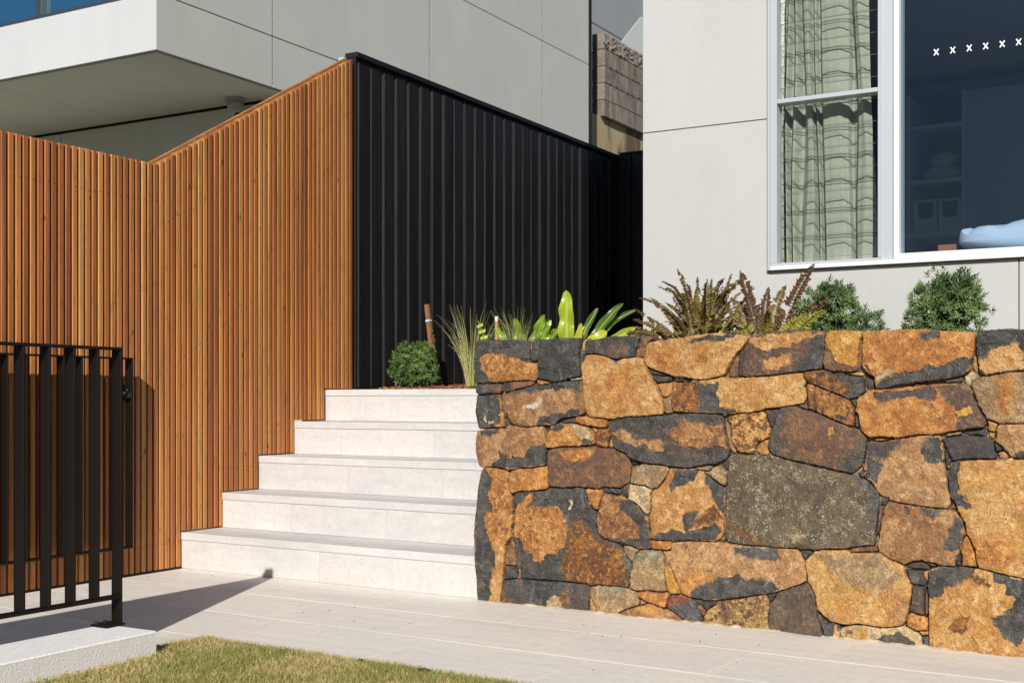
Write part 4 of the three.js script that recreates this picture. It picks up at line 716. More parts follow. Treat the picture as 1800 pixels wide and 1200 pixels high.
{ // what shows behind the glass
  const cz = HZ - 0.115, x0 = wx(1382, 300), x1 = wx(1530, 300), y0 = 1.66 * H, y1 = HTOP - 0.02;
  const cw = 96, ch = 60, A = onZ(1383, 300, cz).x, B = onZ(1543, 300, cz).x;
  const folds = [[0, 0.045, 0], [0.06, 0.10, 1], [0.16, 0.17, 0.2]];
  const pos = [], uv = [], idx = [];
  const prof = (u) => { // irregular drapery: narrow deep folds on the left, one wide soft belly, two more on the right
    const s = [[0.00, 0.0], [0.03, 0.03], [0.07, -0.01], [0.12, 0.035], [0.18, -0.012], [0.26, 0.030], [0.31, 0.034], [0.345, -0.012], [0.38, 0.02], [0.41, -0.014], [0.46, 0.022], [0.56, 0.030], [0.66, 0.030], [0.735, 0.012], [0.765, -0.022], [0.80, -0.014], [0.83, 0.018], [0.90, 0.032], [1.0, 0.010]];
    for (let i = 0; i < s.length - 1; i++) if (u <= s[i + 1][0]) { const t = (u - s[i][0]) / (s[i + 1][0] - s[i][0]), e = t * t * (3 - 2 * t); return mix(s[i][1], s[i + 1][1], e); } return 0.01;
  };
  for (let j = 0; j <= ch; j++) for (let i = 0; i <= cw; i++) {
    const v = j / ch, y = mix(y0, y1, v), u = i / cw, flare = mix(1, 0.80, v), drift = 0.018 * Math.sin(v * 5 + u * 9);
    const x = A + (B - A) * u * mix(1.0, 0.90, smooth(0.1, 1, v)) + 0.004 * Math.sin(v * 7 + u * 20);
    const d = prof(clamp(u + drift)) * 1.15 + 0.006 * (noise(u * 9, v * 6) - 0.5) + 0.002 * noise(u * 40, v * 30);
    pos.push(x, y, cz + d * flare); uv.push(u * 1.4, (y - y0) / 0.1135);
  }
  for (let j = 0; j < ch; j++) for (let i = 0; i < cw; i++) { const a = j * (cw + 1) + i, b = a + 1, c = a + cw + 1, d = c + 1; idx.push(a, b, d, a, d, c); }
  const g = new THREE.BufferGeometry(); g.setAttribute('position', new THREE.Float32BufferAttribute(pos, 3)); g.setAttribute('uv', new THREE.Float32BufferAttribute(uv, 2)); g.setIndex(idx); g.computeVertexNormals();
  const cloth = tex(256, 256, (u, v) => {
    const w = 0.92 + 0.10 * (tfbm(u, v, 90, 12, 3) - 0.5) + 0.08 * (tfbm(u, v, 8, 90, 3) - 0.5), e = 0.012 * (tfbm(u, v, 20, 4, 2) - 0.5);
    const line = Math.min(Math.abs(v - 0.42 + e), Math.abs(v - 0.53 + e)), t = smooth(0.024, 0.012, line), mid = v > 0.42 && v < 0.53 ? 0.22 : 0;
    return [mix(0.70, 0.43, Math.max(t, mid)) * w, mix(0.70, 0.45, Math.max(t, mid)) * w, mix(0.645, 0.42, Math.max(t, mid)) * w];
  });
  const curtain = part('curtain', g, phys(0xffffff, 0.95, { map: cloth, side: THREE.DoubleSide }), scene);
  Object.assign(curtain.userData, { label: 'olive cream curtain with thin grey stripes behind the louvred window', category: 'curtain' });
  // pale bricks of the window reveal beside the curtain
  const rev = thing('brick_reveal', 'column of pale bricks inside the window left of the curtain', 'brick pier', [0, 0, 0]);
  for (let i = 0, y = 1.60 * H; y < HTOP - 0.1; i++, y += 0.093) part('brick', metreUV(box(WL - 0.02, A - 0.006 - 0, y + 0.0015, Math.min(y + 0.0915, HTOP - 0.005), HZ - 0.151 - 0.07, HZ - 0.16, 0.002), 0.4, 0.4, rnd(), rnd()), mat(0xBDB9AE, 0.85, { map: T.grit }), rev);

  // built-in cupboard far inside, with open shelves
  const bz = HZ - 2.55, q = (px, py) => onZ(px, py, bz);
  const cup = thing('wardrobe_unit', 'dark built-in cupboard with open shelves seen through the large pane', 'cupboard', [0, 0, 0]);
  const lam = mat(0xE0E0DE, 0.6), inn = mat(0x2b2d30, 0.8);
  const cx0 = q(1560, 300).x, cx1 = q(1695, 300).x, cx2 = q(2050, 300).x, yb = 0.722, yt = q(1690, 158).y;
  part('back_panel', box(cx0, cx1, yb, yt, bz - 0.5, bz - 0.52), inn, cup);
  for (const x of [cx0, q(1597, 300).x, cx1]) part('upright', box(x - 0.012, x + 0.012, yb, yt, bz - 0.499, bz), lam, cup);
  for (const py of [222, 318, 412]) { const y = q(1640, py).y; part('shelf', box(cx0 + 0.0125, cx1 - 0.0125, y - 0.012, y + 0.012, bz - 0.498, bz - 0.003), lam, cup); }
  part('header', box(cx0 - 0.01, cx2, yt + 0.001, yt + 0.05, bz - 0.5, bz + 0.012), mat(0x5f666d, 0.6), cup);
  part('sliding_door', box(cx1 + 0.013, cx2, yb, yt, bz - 0.05, bz - 0.02, 0.002), mat(0xC8C9CA, 0.5), cup);
  const shelfY = (py) => q(1640, py).y + 0.013;
  for (const [px, label] of [[1626, 'left of two pale storage baskets with dark cut-out fronts on the lowest shelf'], [1669, 'right of two pale storage baskets with dark cut-out fronts on the lowest shelf']]) {
    const b = thing('storage_basket', label, 'basket', [q(px, 400).x, shelfY(412), bz - 0.03]);
    const w = 0.075, hh = 0.20;
    const sh = new THREE.Shape([new THREE.Vector2(-w, 0), new THREE.Vector2(w, 0), new THREE.Vector2(w, hh), new THREE.Vector2(-w, hh)]); sh.holes.push(new THREE.Path([new THREE.Vector2(-w * 0.55, hh * 0.45), new THREE.Vector2(-w * 0.62, hh * 0.93), new THREE.Vector2(w * 0.62, hh * 0.93), new THREE.Vector2(w * 0.55, hh * 0.45)]));
    part('front', new THREE.ExtrudeGeometry(sh, { depth: 0.006, bevelEnabled: false }), mat(0xD8D8D4, 0.7), b, [0, 0, -0.006]);
    part('body', merge([box(-w, -w + 0.005, 0, hh - 0.001, -0.3, -0.0065), box(w - 0.005, w, 0, hh - 0.001, -0.3, -0.0065), box(-w + 0.0051, w - 0.0051, 0.001, 0.006, -0.3, -0.0066), box(-w + 0.0051, w - 0.0051, 0.0061, hh - 0.001, -0.3, -0.294)]), mat(0x6c7278, 0.8), b);
  }
  for (const [px, dy, sx, label] of [[1650, 0, 1, 'pale rolled blanket lying low on the middle shelf'], [1652, 0.085, 0.72, 'crumpled pale cloth heaped on the rolled blanket']]) {
    const bl = new THREE.SphereGeometry(1, 36, 24), p = bl.attributes.position; for (let i = 0; i < p.count; i++) { const a = V(p.getX(i), p.getY(i), p.getZ(i)); const k = 1 + 0.28 * (fbm(a.x * 3 + 4 + px, a.y * 3 + a.z * 2 + 9 + dy * 50, 4) - 0.5); p.setXYZ(i, a.x * 0.115 * sx * k, a.y * 0.048 * k, a.z * 0.10 * k); } bl.computeVertexNormals();
    const o = part('folded_blanket', bl, mat(0xDCDAD4, 0.95), scene, [q(px, 300).x, shelfY(318) + 0.045 + dy, bz - 0.14]); Object.assign(o.userData, { label, category: 'blanket' });
  }
  // bed under the window with a pale quilt thrown over it
  const bed = thing('bed', 'bed end with wooden block just inside the large pane', 'bed', [0, 0, 0]);
  const bx = onZ(1668, 435, HZ - 0.16).x;
  part('mattress', box(bx + 0.03, bx + 1.5, 1.2, 1.705 * H, HZ - 0.18, HZ - 1.3, 0.03), mat(0x9aa4b0, 0.9), bed);
  part('base', box(bx + 0.02, bx + 1.5, 0.72, 1.199, HZ - 0.19, HZ - 1.3, 0.01), mat(0x6a4a30, 0.7), bed);
  part('wooden_block', box(onZ(1650, 435, HZ - 0.16).x, onZ(1682, 435, HZ - 0.16).x, 1.1, onZ(1666, 430, HZ - 0.16).y, HZ - 0.15, HZ - 0.175, 0.002), mat(0xB9713C, 0.6), bed, null, 'orange brown wooden block');
  const qg = new THREE.SphereGeometry(1, 72, 40), p = qg.attributes.position, left = onZ(1688, 420, HZ - 0.2).x, top = onZ(1765, 396, HZ - 0.2).y;
  for (let i = 0; i < p.count; i++) { const a = V(p.getX(i), p.getY(i), p.getZ(i)); const sq = (v) => Math.sign(v) * Math.pow(Math.abs(v), 0.7), st = -0.007 * Math.exp(-Math.pow(Math.sin(a.x * 8 + a.z) / 0.25, 2)) - 0.005 * Math.exp(-Math.pow(Math.sin(a.z * 7) / 0.25, 2)) + 0.07 * (fbm(a.x * 2.2 + 2, a.z * 2.6 + a.y * 2, 4) - 0.5) - 0.02 * a.x; p.setXYZ(i, sq(a.x) * 0.42, a.y * 0.062 * (1 - 0.2 * a.x * a.x) + (a.y > 0 ? st : 0), sq(a.z) * 0.15); }
  qg.computeVertexNormals();
  const quilt = part('quilt', qg, mat(0xF2F3F2, 0.95), scene, [left + 0.42, top - 0.062, HZ - 0.20]);
  Object.assign(quilt.userData, { label: 'pale blue stitched quilt bunched behind the large window pane', category: 'quilt' });
}
// ---------------------------------------------------------------- the panelled building on the left
{
  const BX = -9.0 * H, BZ = -8.75 * H, SOF = 4.40 * H, WZ = -10.92 * H, UP = 4.92 * H, FARZ = -18.02 * H, XL = -17 * H;
  const b = thing('grey_building', 'pale grey panel building with deep cantilevered corner behind the timber fence', 'building');
  const PT = 0.015, G = 0.011;
  const tone = (k) => { const m = greyPanel.clone(); m.color.multiplyScalar(k); return m; };
  // sunny fascia of the cantilever and its panels
  const fx = [XL, BX - 4.6, BX - 2.1, BX];
  for (let i = 0; i < 3; i++) part('fascia_panel', metreUV(box(fx[i] + (i ? G / 2 : 0), fx[i + 1] - (i < 2 ? G / 2 : 0.0), SOF - 0.02, UP, BZ - PT, BZ), 1.6, 1.6, rnd(), rnd()), fasciaPanel, b);
  // right-hand face, panel by panel
  const zs = [BZ - PT - 0.0005, -1.158 * 9 * H, -1.495 * 9 * H, -1.830 * 9 * H, FARZ];
  const rows = [[SOF - 0.02, UP], [UP, UP + 1.16], [UP + 1.16, UP + 2.32], [UP + 2.32, UP + 3.4]];
  rows.forEach(([y0, y1], r) => { for (let i = 0; i < 4; i++) { if (r === 0 && i > 0) continue; part('wall_panel', metreUV(box(BX - PT, BX, y0 + (r ? G / 2 : 0), y1 - G / 2, zs[i] - (i ? G / 2 : 0), zs[i + 1] + G / 2), 1.6, 1.6, rnd(), rnd()), tone(1 - 0.02 * rnd()), b); } });
  const low = [[1.5 * H, UP - 1.16], [UP - 1.16, UP]];
  for (const [y0, y1] of low) for (let i = 1; i < 4; i++) part('wall_panel', metreUV(box(BX - PT, BX, y0 + G / 2, y1 - G / 2, (i === 1 ? WZ : zs[i]) - G / 2 + (i === 1 ? 0 : 0), zs[i + 1] + G / 2), 1.6, 1.6, rnd(), rnd()), tone(1 - 0.02 * rnd()), b);
  part('wall_panel', metreUV(box(BX - PT, BX, SOF - 0.02, UP - G / 2, -1.158 * 9 * H - G / 2, WZ - 0.002), 1.6, 1.6, rnd(), rnd()), tone(0.99), b);
  const strips = zs.slice(1, 4).map((z, i) => box(BX - PT + 0.001, BX - 0.0018, i ? 1.5 * H : SOF, UP + 3.38, z - G / 2 + 0.0003, z + G / 2 - 0.0003));
  part('joint_seal', merge(strips), mat(0x1a1a18, 0.95), b);
  // the wall under the cantilever and its soffit
  for (const [a, c] of [[XL, -12.9 * H], [-12.9 * H, BX - 0.002]]) part('wall_panel', metreUV(box(a + G / 2, c - G / 2, 0.6, SOF - 0.022, WZ - PT, WZ), 1.6, 1.6, rnd(), rnd()), tone(0.97), b);
  for (const [a, c] of [[XL, -11.66 * H], [-11.66 * H, BX - PT - 0.056]]) part('soffit_panel', metreUV(box(a + 0.003, c - 0.003, SOF, SOF + 0.012, WZ + 0.014, BZ - PT - 0.056), 1.6, 1.6, rnd(), rnd()), tone(0.96), b);
  part('drip_edge', merge([box(XL, BX - PT - 0.001, SOF - 0.018, SOF + 0.02, BZ - PT - 0.001, BZ - PT - 0.055), box(BX - PT - 0.0005, BX - PT - 0.055, SOF - 0.0178, SOF + 0.0202, BZ - PT - 0.0555, WZ)]), mat(0x77756e, 0.6), b);
  part('wall_core', merge([box(XL, BX - PT - 0.001, SOF + 0.021, UP - 0.01, BZ - PT - 0.002, WZ - 0.5), box(XL, BX - PT - 0.0015, 0.5, UP - 0.011, WZ - PT - 0.001, FARZ + 0.004), box(XL, BX - PT - 0.002, UP - 0.0098, UP + 3.45, BZ - 0.30, FARZ + 0.0045)]), mat(0x0b0b0a, 0.95), b);
  part('roof', box(XL - 0.1, BX + 0.1, UP + 3.46, UP + 3.6, BZ + 0.1, FARZ - 0.1), mat(0x55585a, 0.6), b);
  part('end_trim', box(BX - 0.10, BX - 0.002, 0.6, UP + 3.4, FARZ - 0.0005, FARZ - 0.09), mat(0x1c1c1c, 0.8), b);
  const win = sub('window', b);
  const glass = mat(0xffffff, 0.03, { metalness: 1.0 }); glass.color.setRGB(0.50, 0.88, 1.0); const fr = mat(0x3a4046, 0.5);
  const mu = onZ(65, 20, BZ - 0.06).x;
  const xs = [XL, mu - 2.4, mu - 1.2, mu, BX - 0.24];
  for (let i = 0; i < 4; i++) { const pg = new THREE.PlaneGeometry(xs[i + 1] - xs[i] - 0.07, 1.9); part('pane', pg, glass, win, [(xs[i] + xs[i + 1]) / 2, UP + 0.06 + 0.95, BZ - 0.12]); if (i) part('mullion', box(xs[i] - 0.034, xs[i] + 0.034, UP + 0.03, UP + 2, BZ - 0.15, BZ - 0.07, 0.003), fr, win); }
  part('frame', box(XL, BX - 0.24, UP + 0.001, UP + 0.055, BZ - 0.15, BZ - 0.06), fr, win);
  part('frame', box(BX - 0.272, BX - 0.22, UP + 0.0555, UP + 2, BZ - 0.15, BZ - 0.06), fr, win);
  part('wall_panel', metreUV(box(BX - 0.218, BX - PT - 0.001, UP + G / 2, UP + 3.4, BZ - PT, BZ), 1.6, 1.6, rnd(), rnd()), whitePanel, b);
  part('wall_panel', metreUV(box(XL, BX - 0.22, UP + 2.003, UP + 3.4, BZ - PT - 0.06, BZ - 0.06), 1.6, 1.6, rnd(), rnd()), whitePanel, b);

  // adjustable spotlight on the soffit
  const c = onY(413, 173, SOF);
  const sp = thing('soffit_spotlight', 'small pale adjustable spotlight fixed under the grey cantilever', 'spotlight', [c.x, SOF - 0.001, c.z]);
  const grey = mat(0xB4B3AA, 0.6);
  part('base', new THREE.CylinderGeometry(0.088, 0.094, 0.024, 40), grey, sp, [0, -0.012, 0]);
  part('collar', new THREE.CylinderGeometry(0.066, 0.080, 0.022, 40), grey, sp, [0, -0.0355, 0]);
  const head = new THREE.LatheGeometry([[0.030, -0.075], [0.062, -0.060], [0.068, 0.0], [0.064, 0.02], [0.030, 0.03]].map((p) => new THREE.Vector2(p[0], p[1])), 36); head.rotateZ(0.42); part('lamp_head', head, grey, sp, [0.004, -0.075, 0.01]);
}
// ---------------------------------------------------------------- the gap between the buildings: block work, retaining wall, far house
{
  seed = 90;
  const kx = -9.68 * H, kz = -20.0 * H, bw = 0.19, bh = 0.236;
  const tones = [0x9c9083, 0x92867a, 0xa6998a].map((c) => mat(c, 0.95, { map: T.block }));
  const blk = thing('block_wall', 'upper wall of brown grey hollow concrete blocks in the gap between buildings', 'block wall', [kx, 6.02 * H, kz]);
  for (let r = 0; r < 5; r++) for (let i = 0; i < 34; i++) {
    const top = r === 4;
    part('block', metreUV(box(-0.20, top ? -0.004 + rr(-0.01, 0.012) : rr(-0.004, 0.003), r * bh + 0.004, (r + 1) * bh - 0.004, -i * bw - 0.003, -(i + 1) * bw + 0.003, top ? 0.01 : 0.003), 0.5, 0.5, rnd(), rnd()), tones[Math.floor(rnd() * 3)], blk);
    if (top && i < 18) for (let n = 0; n < 7; n++) { const d = new THREE.DodecahedronGeometry(rr(0.014, 0.034), 0); d.translate(-0.004, r * bh + rr(0.02, bh - 0.02), -i * bw - rr(0, bw)); (blk.userData.rough ||= []).push(d); }
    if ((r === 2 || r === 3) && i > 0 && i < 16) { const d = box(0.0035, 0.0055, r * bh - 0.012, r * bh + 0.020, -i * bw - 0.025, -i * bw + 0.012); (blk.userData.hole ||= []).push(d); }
  }
  const ro = part('split_face', merge(blk.userData.rough), tones[0], blk); ro.userData.kind = 'stuff';
  const ho = part('painted_hollow', merge(blk.userData.hole), mat(0x2a2622, 0.95), blk); ho.userData.kind = 'stuff';  // raised dark plates, coloured like the shade inside block hollows
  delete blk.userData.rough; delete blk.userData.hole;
  const ret = thing('retaining_wall', 'stained concrete retaining wall below the overhanging block wall', 'retaining wall', [0, 0, 0]);
  part('wall_slab', metreUV(box(kx - 0.6, kx - 0.07, 0.5, 6.02 * H - 0.001, kz + 2.2, kz - 7), 2.4, 2.4), mat(0xCFC6B2, 0.95, { map: T.stain }), ret);
  part('wall_slab', metreUV(box(kx - 0.069, kx + 2.5, 0.5, 4.3 * H, kz - 4.2, kz - 4.5), 2.4, 2.4, 0.3, 0.2), mat(0xCFC6B2, 0.95, { map: T.stain }), ret);
  const low = thing('low_block_wall', 'second stepped piece of block work lower and farther right', 'block wall', [kx - 0.1, 6.02 * H + 0.7, kz - 3.6]);
  for (let r = 0; r < 3; r++) for (let i = 0; i < 4; i++) part('block', metreUV(box(0.13 + i * 0.4, 0.13 + i * 0.4 + 0.392, r * bh + 0.004, (r + 1) * bh - 0.004, 0, -0.19, 0.006), 0.5, 0.5, rnd(), rnd()), tones[Math.floor(rnd() * 3)], low);
  const far = thing('far_house', 'pale grey upper wall of a house far back in the gap', 'house', [0, 0, 0]);
  
  const fg = mat(0xA9AFB0, 0.8, { map: T.panel });
  const fx = -11.2 * H;
  part('wall_panel', metreUV(box(fx - 0.2, fx, 5.0 * H, 8.55 * H, -20.5 * H, -36 * H), 2), fg, far);
  part('wall_panel', metreUV(box(fx - 0.2, fx + 0.006, 8.57 * H, 13 * H, -20.5 * H, -36 * H), 2), fg, far);
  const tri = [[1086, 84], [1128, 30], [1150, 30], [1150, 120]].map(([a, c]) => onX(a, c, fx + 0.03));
  part('painted_sun_patch', metreUV(prism(tri.map((p) => [p.z, p.y]), fx + 0.008, fx + 0.016, (a, c, d) => [d, c, a]), 2), mat(0xE2E8E4, 0.8, { map: T.panel }), far);  // thin paler slab; its colour stands for a sunlit triangle on the wall
}
// ---------------------------------------------------------------- garden bed with bark mulch
seed = 404;
const bedY = (s, t) => { // s, t in units of H along the site axes
  const nearStep = smooth(2.6, 1.9, s), y = mix(1.20, 1.085, nearStep);
  return H * (y + 0.035 * smooth(0.0, 0.35, -t - 1.75) * nearStep * smooth(0.15, 0.9, s) + 0.02 * (fbm(s * 4, t * 4, 3) - 0.5));
};
const soil = mat(0x5a3a26, 0.98, { map: T.grit });
{
  const g = new THREE.PlaneGeometry(1, 1, 90, 70); const p = g.attributes.position;
  for (let i = 0; i < p.count; i++) { const u = p.getX(i) + 0.5, v = p.getY(i) + 0.5, s = mix(-0.25, 7.5, u), t = mix(-6.6, s > 2.3 ? -0.36 : -1.748, v); p.setXYZ(i, s * H, bedY(s, t), t * H); }
  const idx = g.index.array; for (let i = 0; i < idx.length; i += 3) [idx[i + 1], idx[i + 2]] = [idx[i + 2], idx[i + 1]];
  g.computeVertexNormals();
  const nn = g.attributes.normal; if (nn.getY(200) < 0) { for (let i = 0; i < idx.length; i += 3) [idx[i + 1], idx[i + 2]] = [idx[i + 2], idx[i + 1]]; g.computeVertexNormals(); }
  const o = part('garden_bed', metreUV(g, 0.6), soil, scene, [OX, 0, OZ]); o.rotation.y = SITE; o.userData.kind = 'structure';
  const chip = new THREE.BoxGeometry(0.026, 0.005, 0.010), n = 4200, im = new THREE.InstancedMesh(chip, mat(0xffffff, 0.95), n), m = new THREE.Matrix4(), c = new THREE.Color();
  for (let i = 0; i < n; i++) {
    const a = i < 3000, s = a ? rr(0.05, 2.3) : rr(2.4, 5), t = a ? rr(-1.77, -2.9) : rr(-0.5, -1.2), w = siteW(s * H, t * H, bedY(s, t) + 0.004), k = rr(0.5, 1.5);
    m.compose(w, new THREE.Quaternion().setFromEuler(new THREE.Euler(rr(-0.6, 0.6), rr(0, 6.3), rr(-0.6, 0.6))), V(k * rr(0.6, 1.3), k, k * rr(0.6, 1.4))); im.setMatrixAt(i, m);
    const q = rnd(); c.set(q < 0.3 ? 0x7a4a28 : q < 0.6 ? 0x8f5a30 : q < 0.8 ? 0x5c3a26 : 0xa4713f); im.setColorAt(i, c);
  }
  im.name = 'bark_mulch'; im.castShadow = im.receiveShadow = true; Object.assign(im.userData, { label: 'brown bark mulch on the garden bed above the top step', category: 'mulch', kind: 'stuff' }); scene.add(im);
}
// ---------------------------------------------------------------- foliage tools
function Leafage() { this.p = []; this.c = []; }
Leafage.prototype.tri = function (a, b, c, col) { this.p.push(a.x, a.y, a.z, b.x, b.y, b.z, c.x, c.y, c.z); for (let i = 0; i < 3; i++) this.c.push(col.r, col.g, col.b); };
// a narrow leaf folded along its midrib
Leafage.prototype.leaf = function (base, dir, up, len, wid, col, droop = 0.15) {
  const d = dir.clone().normalize(), sd = d.clone().cross(up).normalize(), n = sd.clone().cross(d);
  const mid = base.clone().addScaledVector(d, len * 0.5).addScaledVector(n, -wid * 0.25), tip = base.clone().addScaledVector(d, len).addScaledVector(n, -droop * len);
  const l = base.clone().addScaledVector(d, len * 0.42).addScaledVector(sd, wid / 2), r = base.clone().addScaledVector(d, len * 0.42).addScaledVector(sd, -wid / 2);
  this.tri(base, l, mid, col); this.tri(l, tip, mid, col); this.tri(base, mid, r, col); this.tri(mid, tip, r, col);
};
Leafage.prototype.strip = function (pts, wids, side, col0, col1, cup = 0) {
  for (let i = 0; i < pts.length - 1; i++) {
    const c = col0.clone().lerp(col1, i / (pts.length - 1)), s0 = side[i], s1 = side[i + 1];
    const a = pts[i].clone().addScaledVector(s0, wids[i] / 2), b = pts[i].clone().addScaledVector(s0, -wids[i] / 2), d = pts[i + 1].clone().addScaledVector(s1, wids[i + 1] / 2), e = pts[i + 1].clone().addScaledVector(s1, -wids[i + 1] / 2);
    this.tri(a, b, e, c); this.tri(a, e, d, c);
  }
};
Leafage.prototype.build = function (name, parent, m, kind) {
  const g = new THREE.BufferGeometry(); g.setAttribute('position', new THREE.Float32BufferAttribute(this.p, 3)); g.setAttribute('color', new THREE.Float32BufferAttribute(this.c, 3)); g.computeVertexNormals();
  const o = part(name, g, m, parent); if (kind) o.userData.kind = kind; return o;
};
const leafMat = phys(0xffffff, 0.55, { vertexColors: true, side: THREE.DoubleSide, transmission: 0.25, thickness: 0 });
const dryMat = mat(0xffffff, 0.75, { vertexColors: true, side: THREE.DoubleSide });
const C = (h) => new THREE.Color(h);
const stemMat = mat(0x5a4a34, 0.9);
const tube = (pts, r, n = 8) => new THREE.TubeGeometry(new THREE.CatmullRomCurve3(pts), n, r, 5);

// rounded shrub of small narrow leaves in whorls
function shrub(label, pos, lobes, count, cols, leafLen = 0.017, group) {
  const o = thing('shrub', label, 'shrub', [pos.x, pos.y, pos.z], 0, group);
  const L = new Leafage(), stems = [];
  for (let i = 0; i < count; i++) {
    const lb = lobes[Math.floor(Math.pow(rnd(), 1.0) * lobes.length)];
    const d = V(rr(-1, 1), rr(-0.9, 1), rr(-1, 1)); if (d.length() < 0.1) { i--; continue; } d.normalize();
    const lump = 0.66 + 0.62 * fbm(d.x * 2.6 + lb[0] * 9 + 5, d.y * 2.6 + d.z * 1.7 + 3, 3), deep = i % 3 === 0 ? rr(0.5, 0.85) : rr(0.86, 1.04);
    const c = V(lb[0] + d.x * lb[3] * lump * deep, lb[1] + d.y * lb[4] * lump * deep, lb[2] + d.z * lb[3] * lump * deep);
    if (c.y < 0.01) continue;
    const axis = d.clone().multiplyScalar(1).add(V(rr(-0.3, 0.3), 0.55, rr(-0.3, 0.3))).normalize(), hue = fbm(c.x * 14 + 8, c.y * 14 + c.z * 9, 2);
    if (i % 9 === 0) stems.push(tube([V(lb[0] * 0.4, 0, lb[2] * 0.4), V(c.x * 0.5, c.y * 0.45, c.z * 0.5), c], 0.0016, 6));
    const side = axis.clone().cross(V(0.3, 0.2, 1)).normalize(), fwd = axis.clone().cross(side);
    const nl = 11;
    for (let k = 0; k < nl; k++) {
      const a = k * 2.4 + rr(-0.3, 0.3), tilt = mix(1.25, 0.35, k / nl), dir = side.clone().multiplyScalar(Math.cos(a) * Math.sin(tilt)).addScaledVector(fwd, Math.sin(a) * Math.sin(tilt)).addScaledVector(axis, Math.cos(tilt));
      const base = c.clone().addScaledVector(axis, k / nl * 0.016 - 0.008), col = cols[0].clone().lerp(cols[1], clamp(hue * 1.3 - 0.15 + rr(-0.15, 0.15))); if (rnd() < 0.05) col.lerp(cols[2], 0.8);
      L.leaf(base, dir, axis, leafLen * rr(0.75, 1.25), leafLen * 0.30, col, 0.1);
    }
  }
  L.build('foliage', o, leafMat, 'stuff');
  part('stem', merge(stems), stemMat, o);
  return o;
}
// fern frond: arching midrib with paired pinnae, each frond one mesh
function frond(parent, base, az, len, lean, droop, facing, w, c0, c1, curl = 0.2, n = 32, m = leafMat) {
  const L = new Leafage(), h = V(Math.cos(az), 0, Math.sin(az)), pts = []; let p = base.clone(), ang = lean;
  for (let i = 0; i <= n; i++) { pts.push(p.clone()); const t = i / n; ang = lean + droop * t * t; p = p.clone().addScaledVector(h, Math.sin(ang) * len / n).add(V(0, Math.cos(ang) * len / n, 0)); }
  for (let i = 0; i < n; i++) {
    const t = i / n, dir = pts[i + 1].clone().sub(pts[i]).normalize(), side = dir.clone().cross(facing).normalize(), nn = side.clone().cross(dir);
    const wid = 0.0028 * (1 - 0.7 * t), rib = [pts[i], pts[i + 1]]; L.strip(rib, [wid, wid * 0.95], [side, side], C(0x7a6a30), C(0x7a6a30)); L.strip(rib, [wid, wid * 0.95], [nn, nn], C(0x6a5a28), C(0x6a5a28));
    if (t < 0.12) continue;
    const pl = w * Math.pow(Math.sin(Math.PI * clamp(0.16 + 0.84 * t)), 0.75) * rr(0.6, 1.15), mixc = clamp(t * 0.92 + rr(-0.25, 0.25) + (rnd() - 0.5) * 0.3);
    for (const s of [-1, 1]) { if (rnd() < 0.07) continue; const col = c0.clone().lerp(c1, mixc), d = side.clone().multiplyScalar(s).addScaledVector(dir, 0.45 + 0.25 * t).addScaledVector(nn, rr(-0.25, 0.25) - curl * rnd()); L.leaf(pts[i], d, nn, pl * (1 - curl * 0.4 * rnd()), len / n * 1.7, col, curl * rr(0.2, 1)); }
  }
  return L.build('frond', parent, m);
}
// broad strap leaf with midrib and wavy margin
function strap(parent, base, az, len, lean, droop, w, c0, c1, face, wave = 0.12) {
  const n = 30, K = 8, pos = [], colr = [], idx = [], h = V(Math.cos(az), 0, Math.sin(az)); let p = base.clone(), ang = lean; const ph = rr(0, 6), tone = rr(-0.1, 0.1);
  for (let i = 0; i <= n; i++) {
    const t = i / n; ang = lean + droop * t * t; const dir = h.clone().multiplyScalar(Math.sin(ang)).add(V(0, Math.cos(ang), 0)), side = dir.clone().cross(face).normalize(), nn = side.clone().cross(dir).normalize();
    const wd = Math.max(0.0015, w * mix(0.34, 1, smooth(0, 0.5, t)) * Math.sqrt(Math.max(0, 1 - Math.pow(t, 5))));
    for (let k = 0; k <= K; k++) {
      const e = k / K * 2 - 1, a = Math.abs(e), rip = wave * wd * a * Math.sin(t * 22 + ph + (e > 0 ? 1.3 : 0)) + 0.05 * wd * wave * 4 * (noise(t * 18 + ph, e * 3 + 7) - 0.5);
      const q = p.clone().addScaledVector(side, e * wd / 2 * (1 + 0.08 * Math.sin(t * 26 + ph * 2 + (e > 0 ? 2 : 0)) * a)).addScaledVector(nn, 0.17 * a * wd - 0.10 * wd * Math.exp(-a * 7) + rip);
      pos.push(q.x, q.y, q.z); const c = c0.clone().lerp(c1, clamp(t + tone + 0.3 * (noise(t * 9 + ph, e * 2) - 0.5))); if (a < 0.1) c.lerp(C(0xD0D88A), 0.45); colr.push(c.r, c.g, c.b);
    }
    p = p.clone().addScaledVector(dir, len / n);
  }
  for (let i = 0; i < n; i++) for (let k = 0; k < K; k++) { const a = i * (K + 1) + k, b = a + 1, c = a + K + 1, d = c + 1; idx.push(a, b, d, a, d, c); }
  const g = new THREE.BufferGeometry(); g.setAttribute('position', new THREE.Float32BufferAttribute(pos, 3)); g.setAttribute('color', new THREE.Float32BufferAttribute(colr, 3)); g.setIndex(idx); g.computeVertexNormals();
  return part('leaf', g, glossLeaf, parent);
}
const glossLeaf = phys(0xffffff, 0.32, { vertexColors: true, side: THREE.DoubleSide, transmission: 0.3, thickness: 0 });
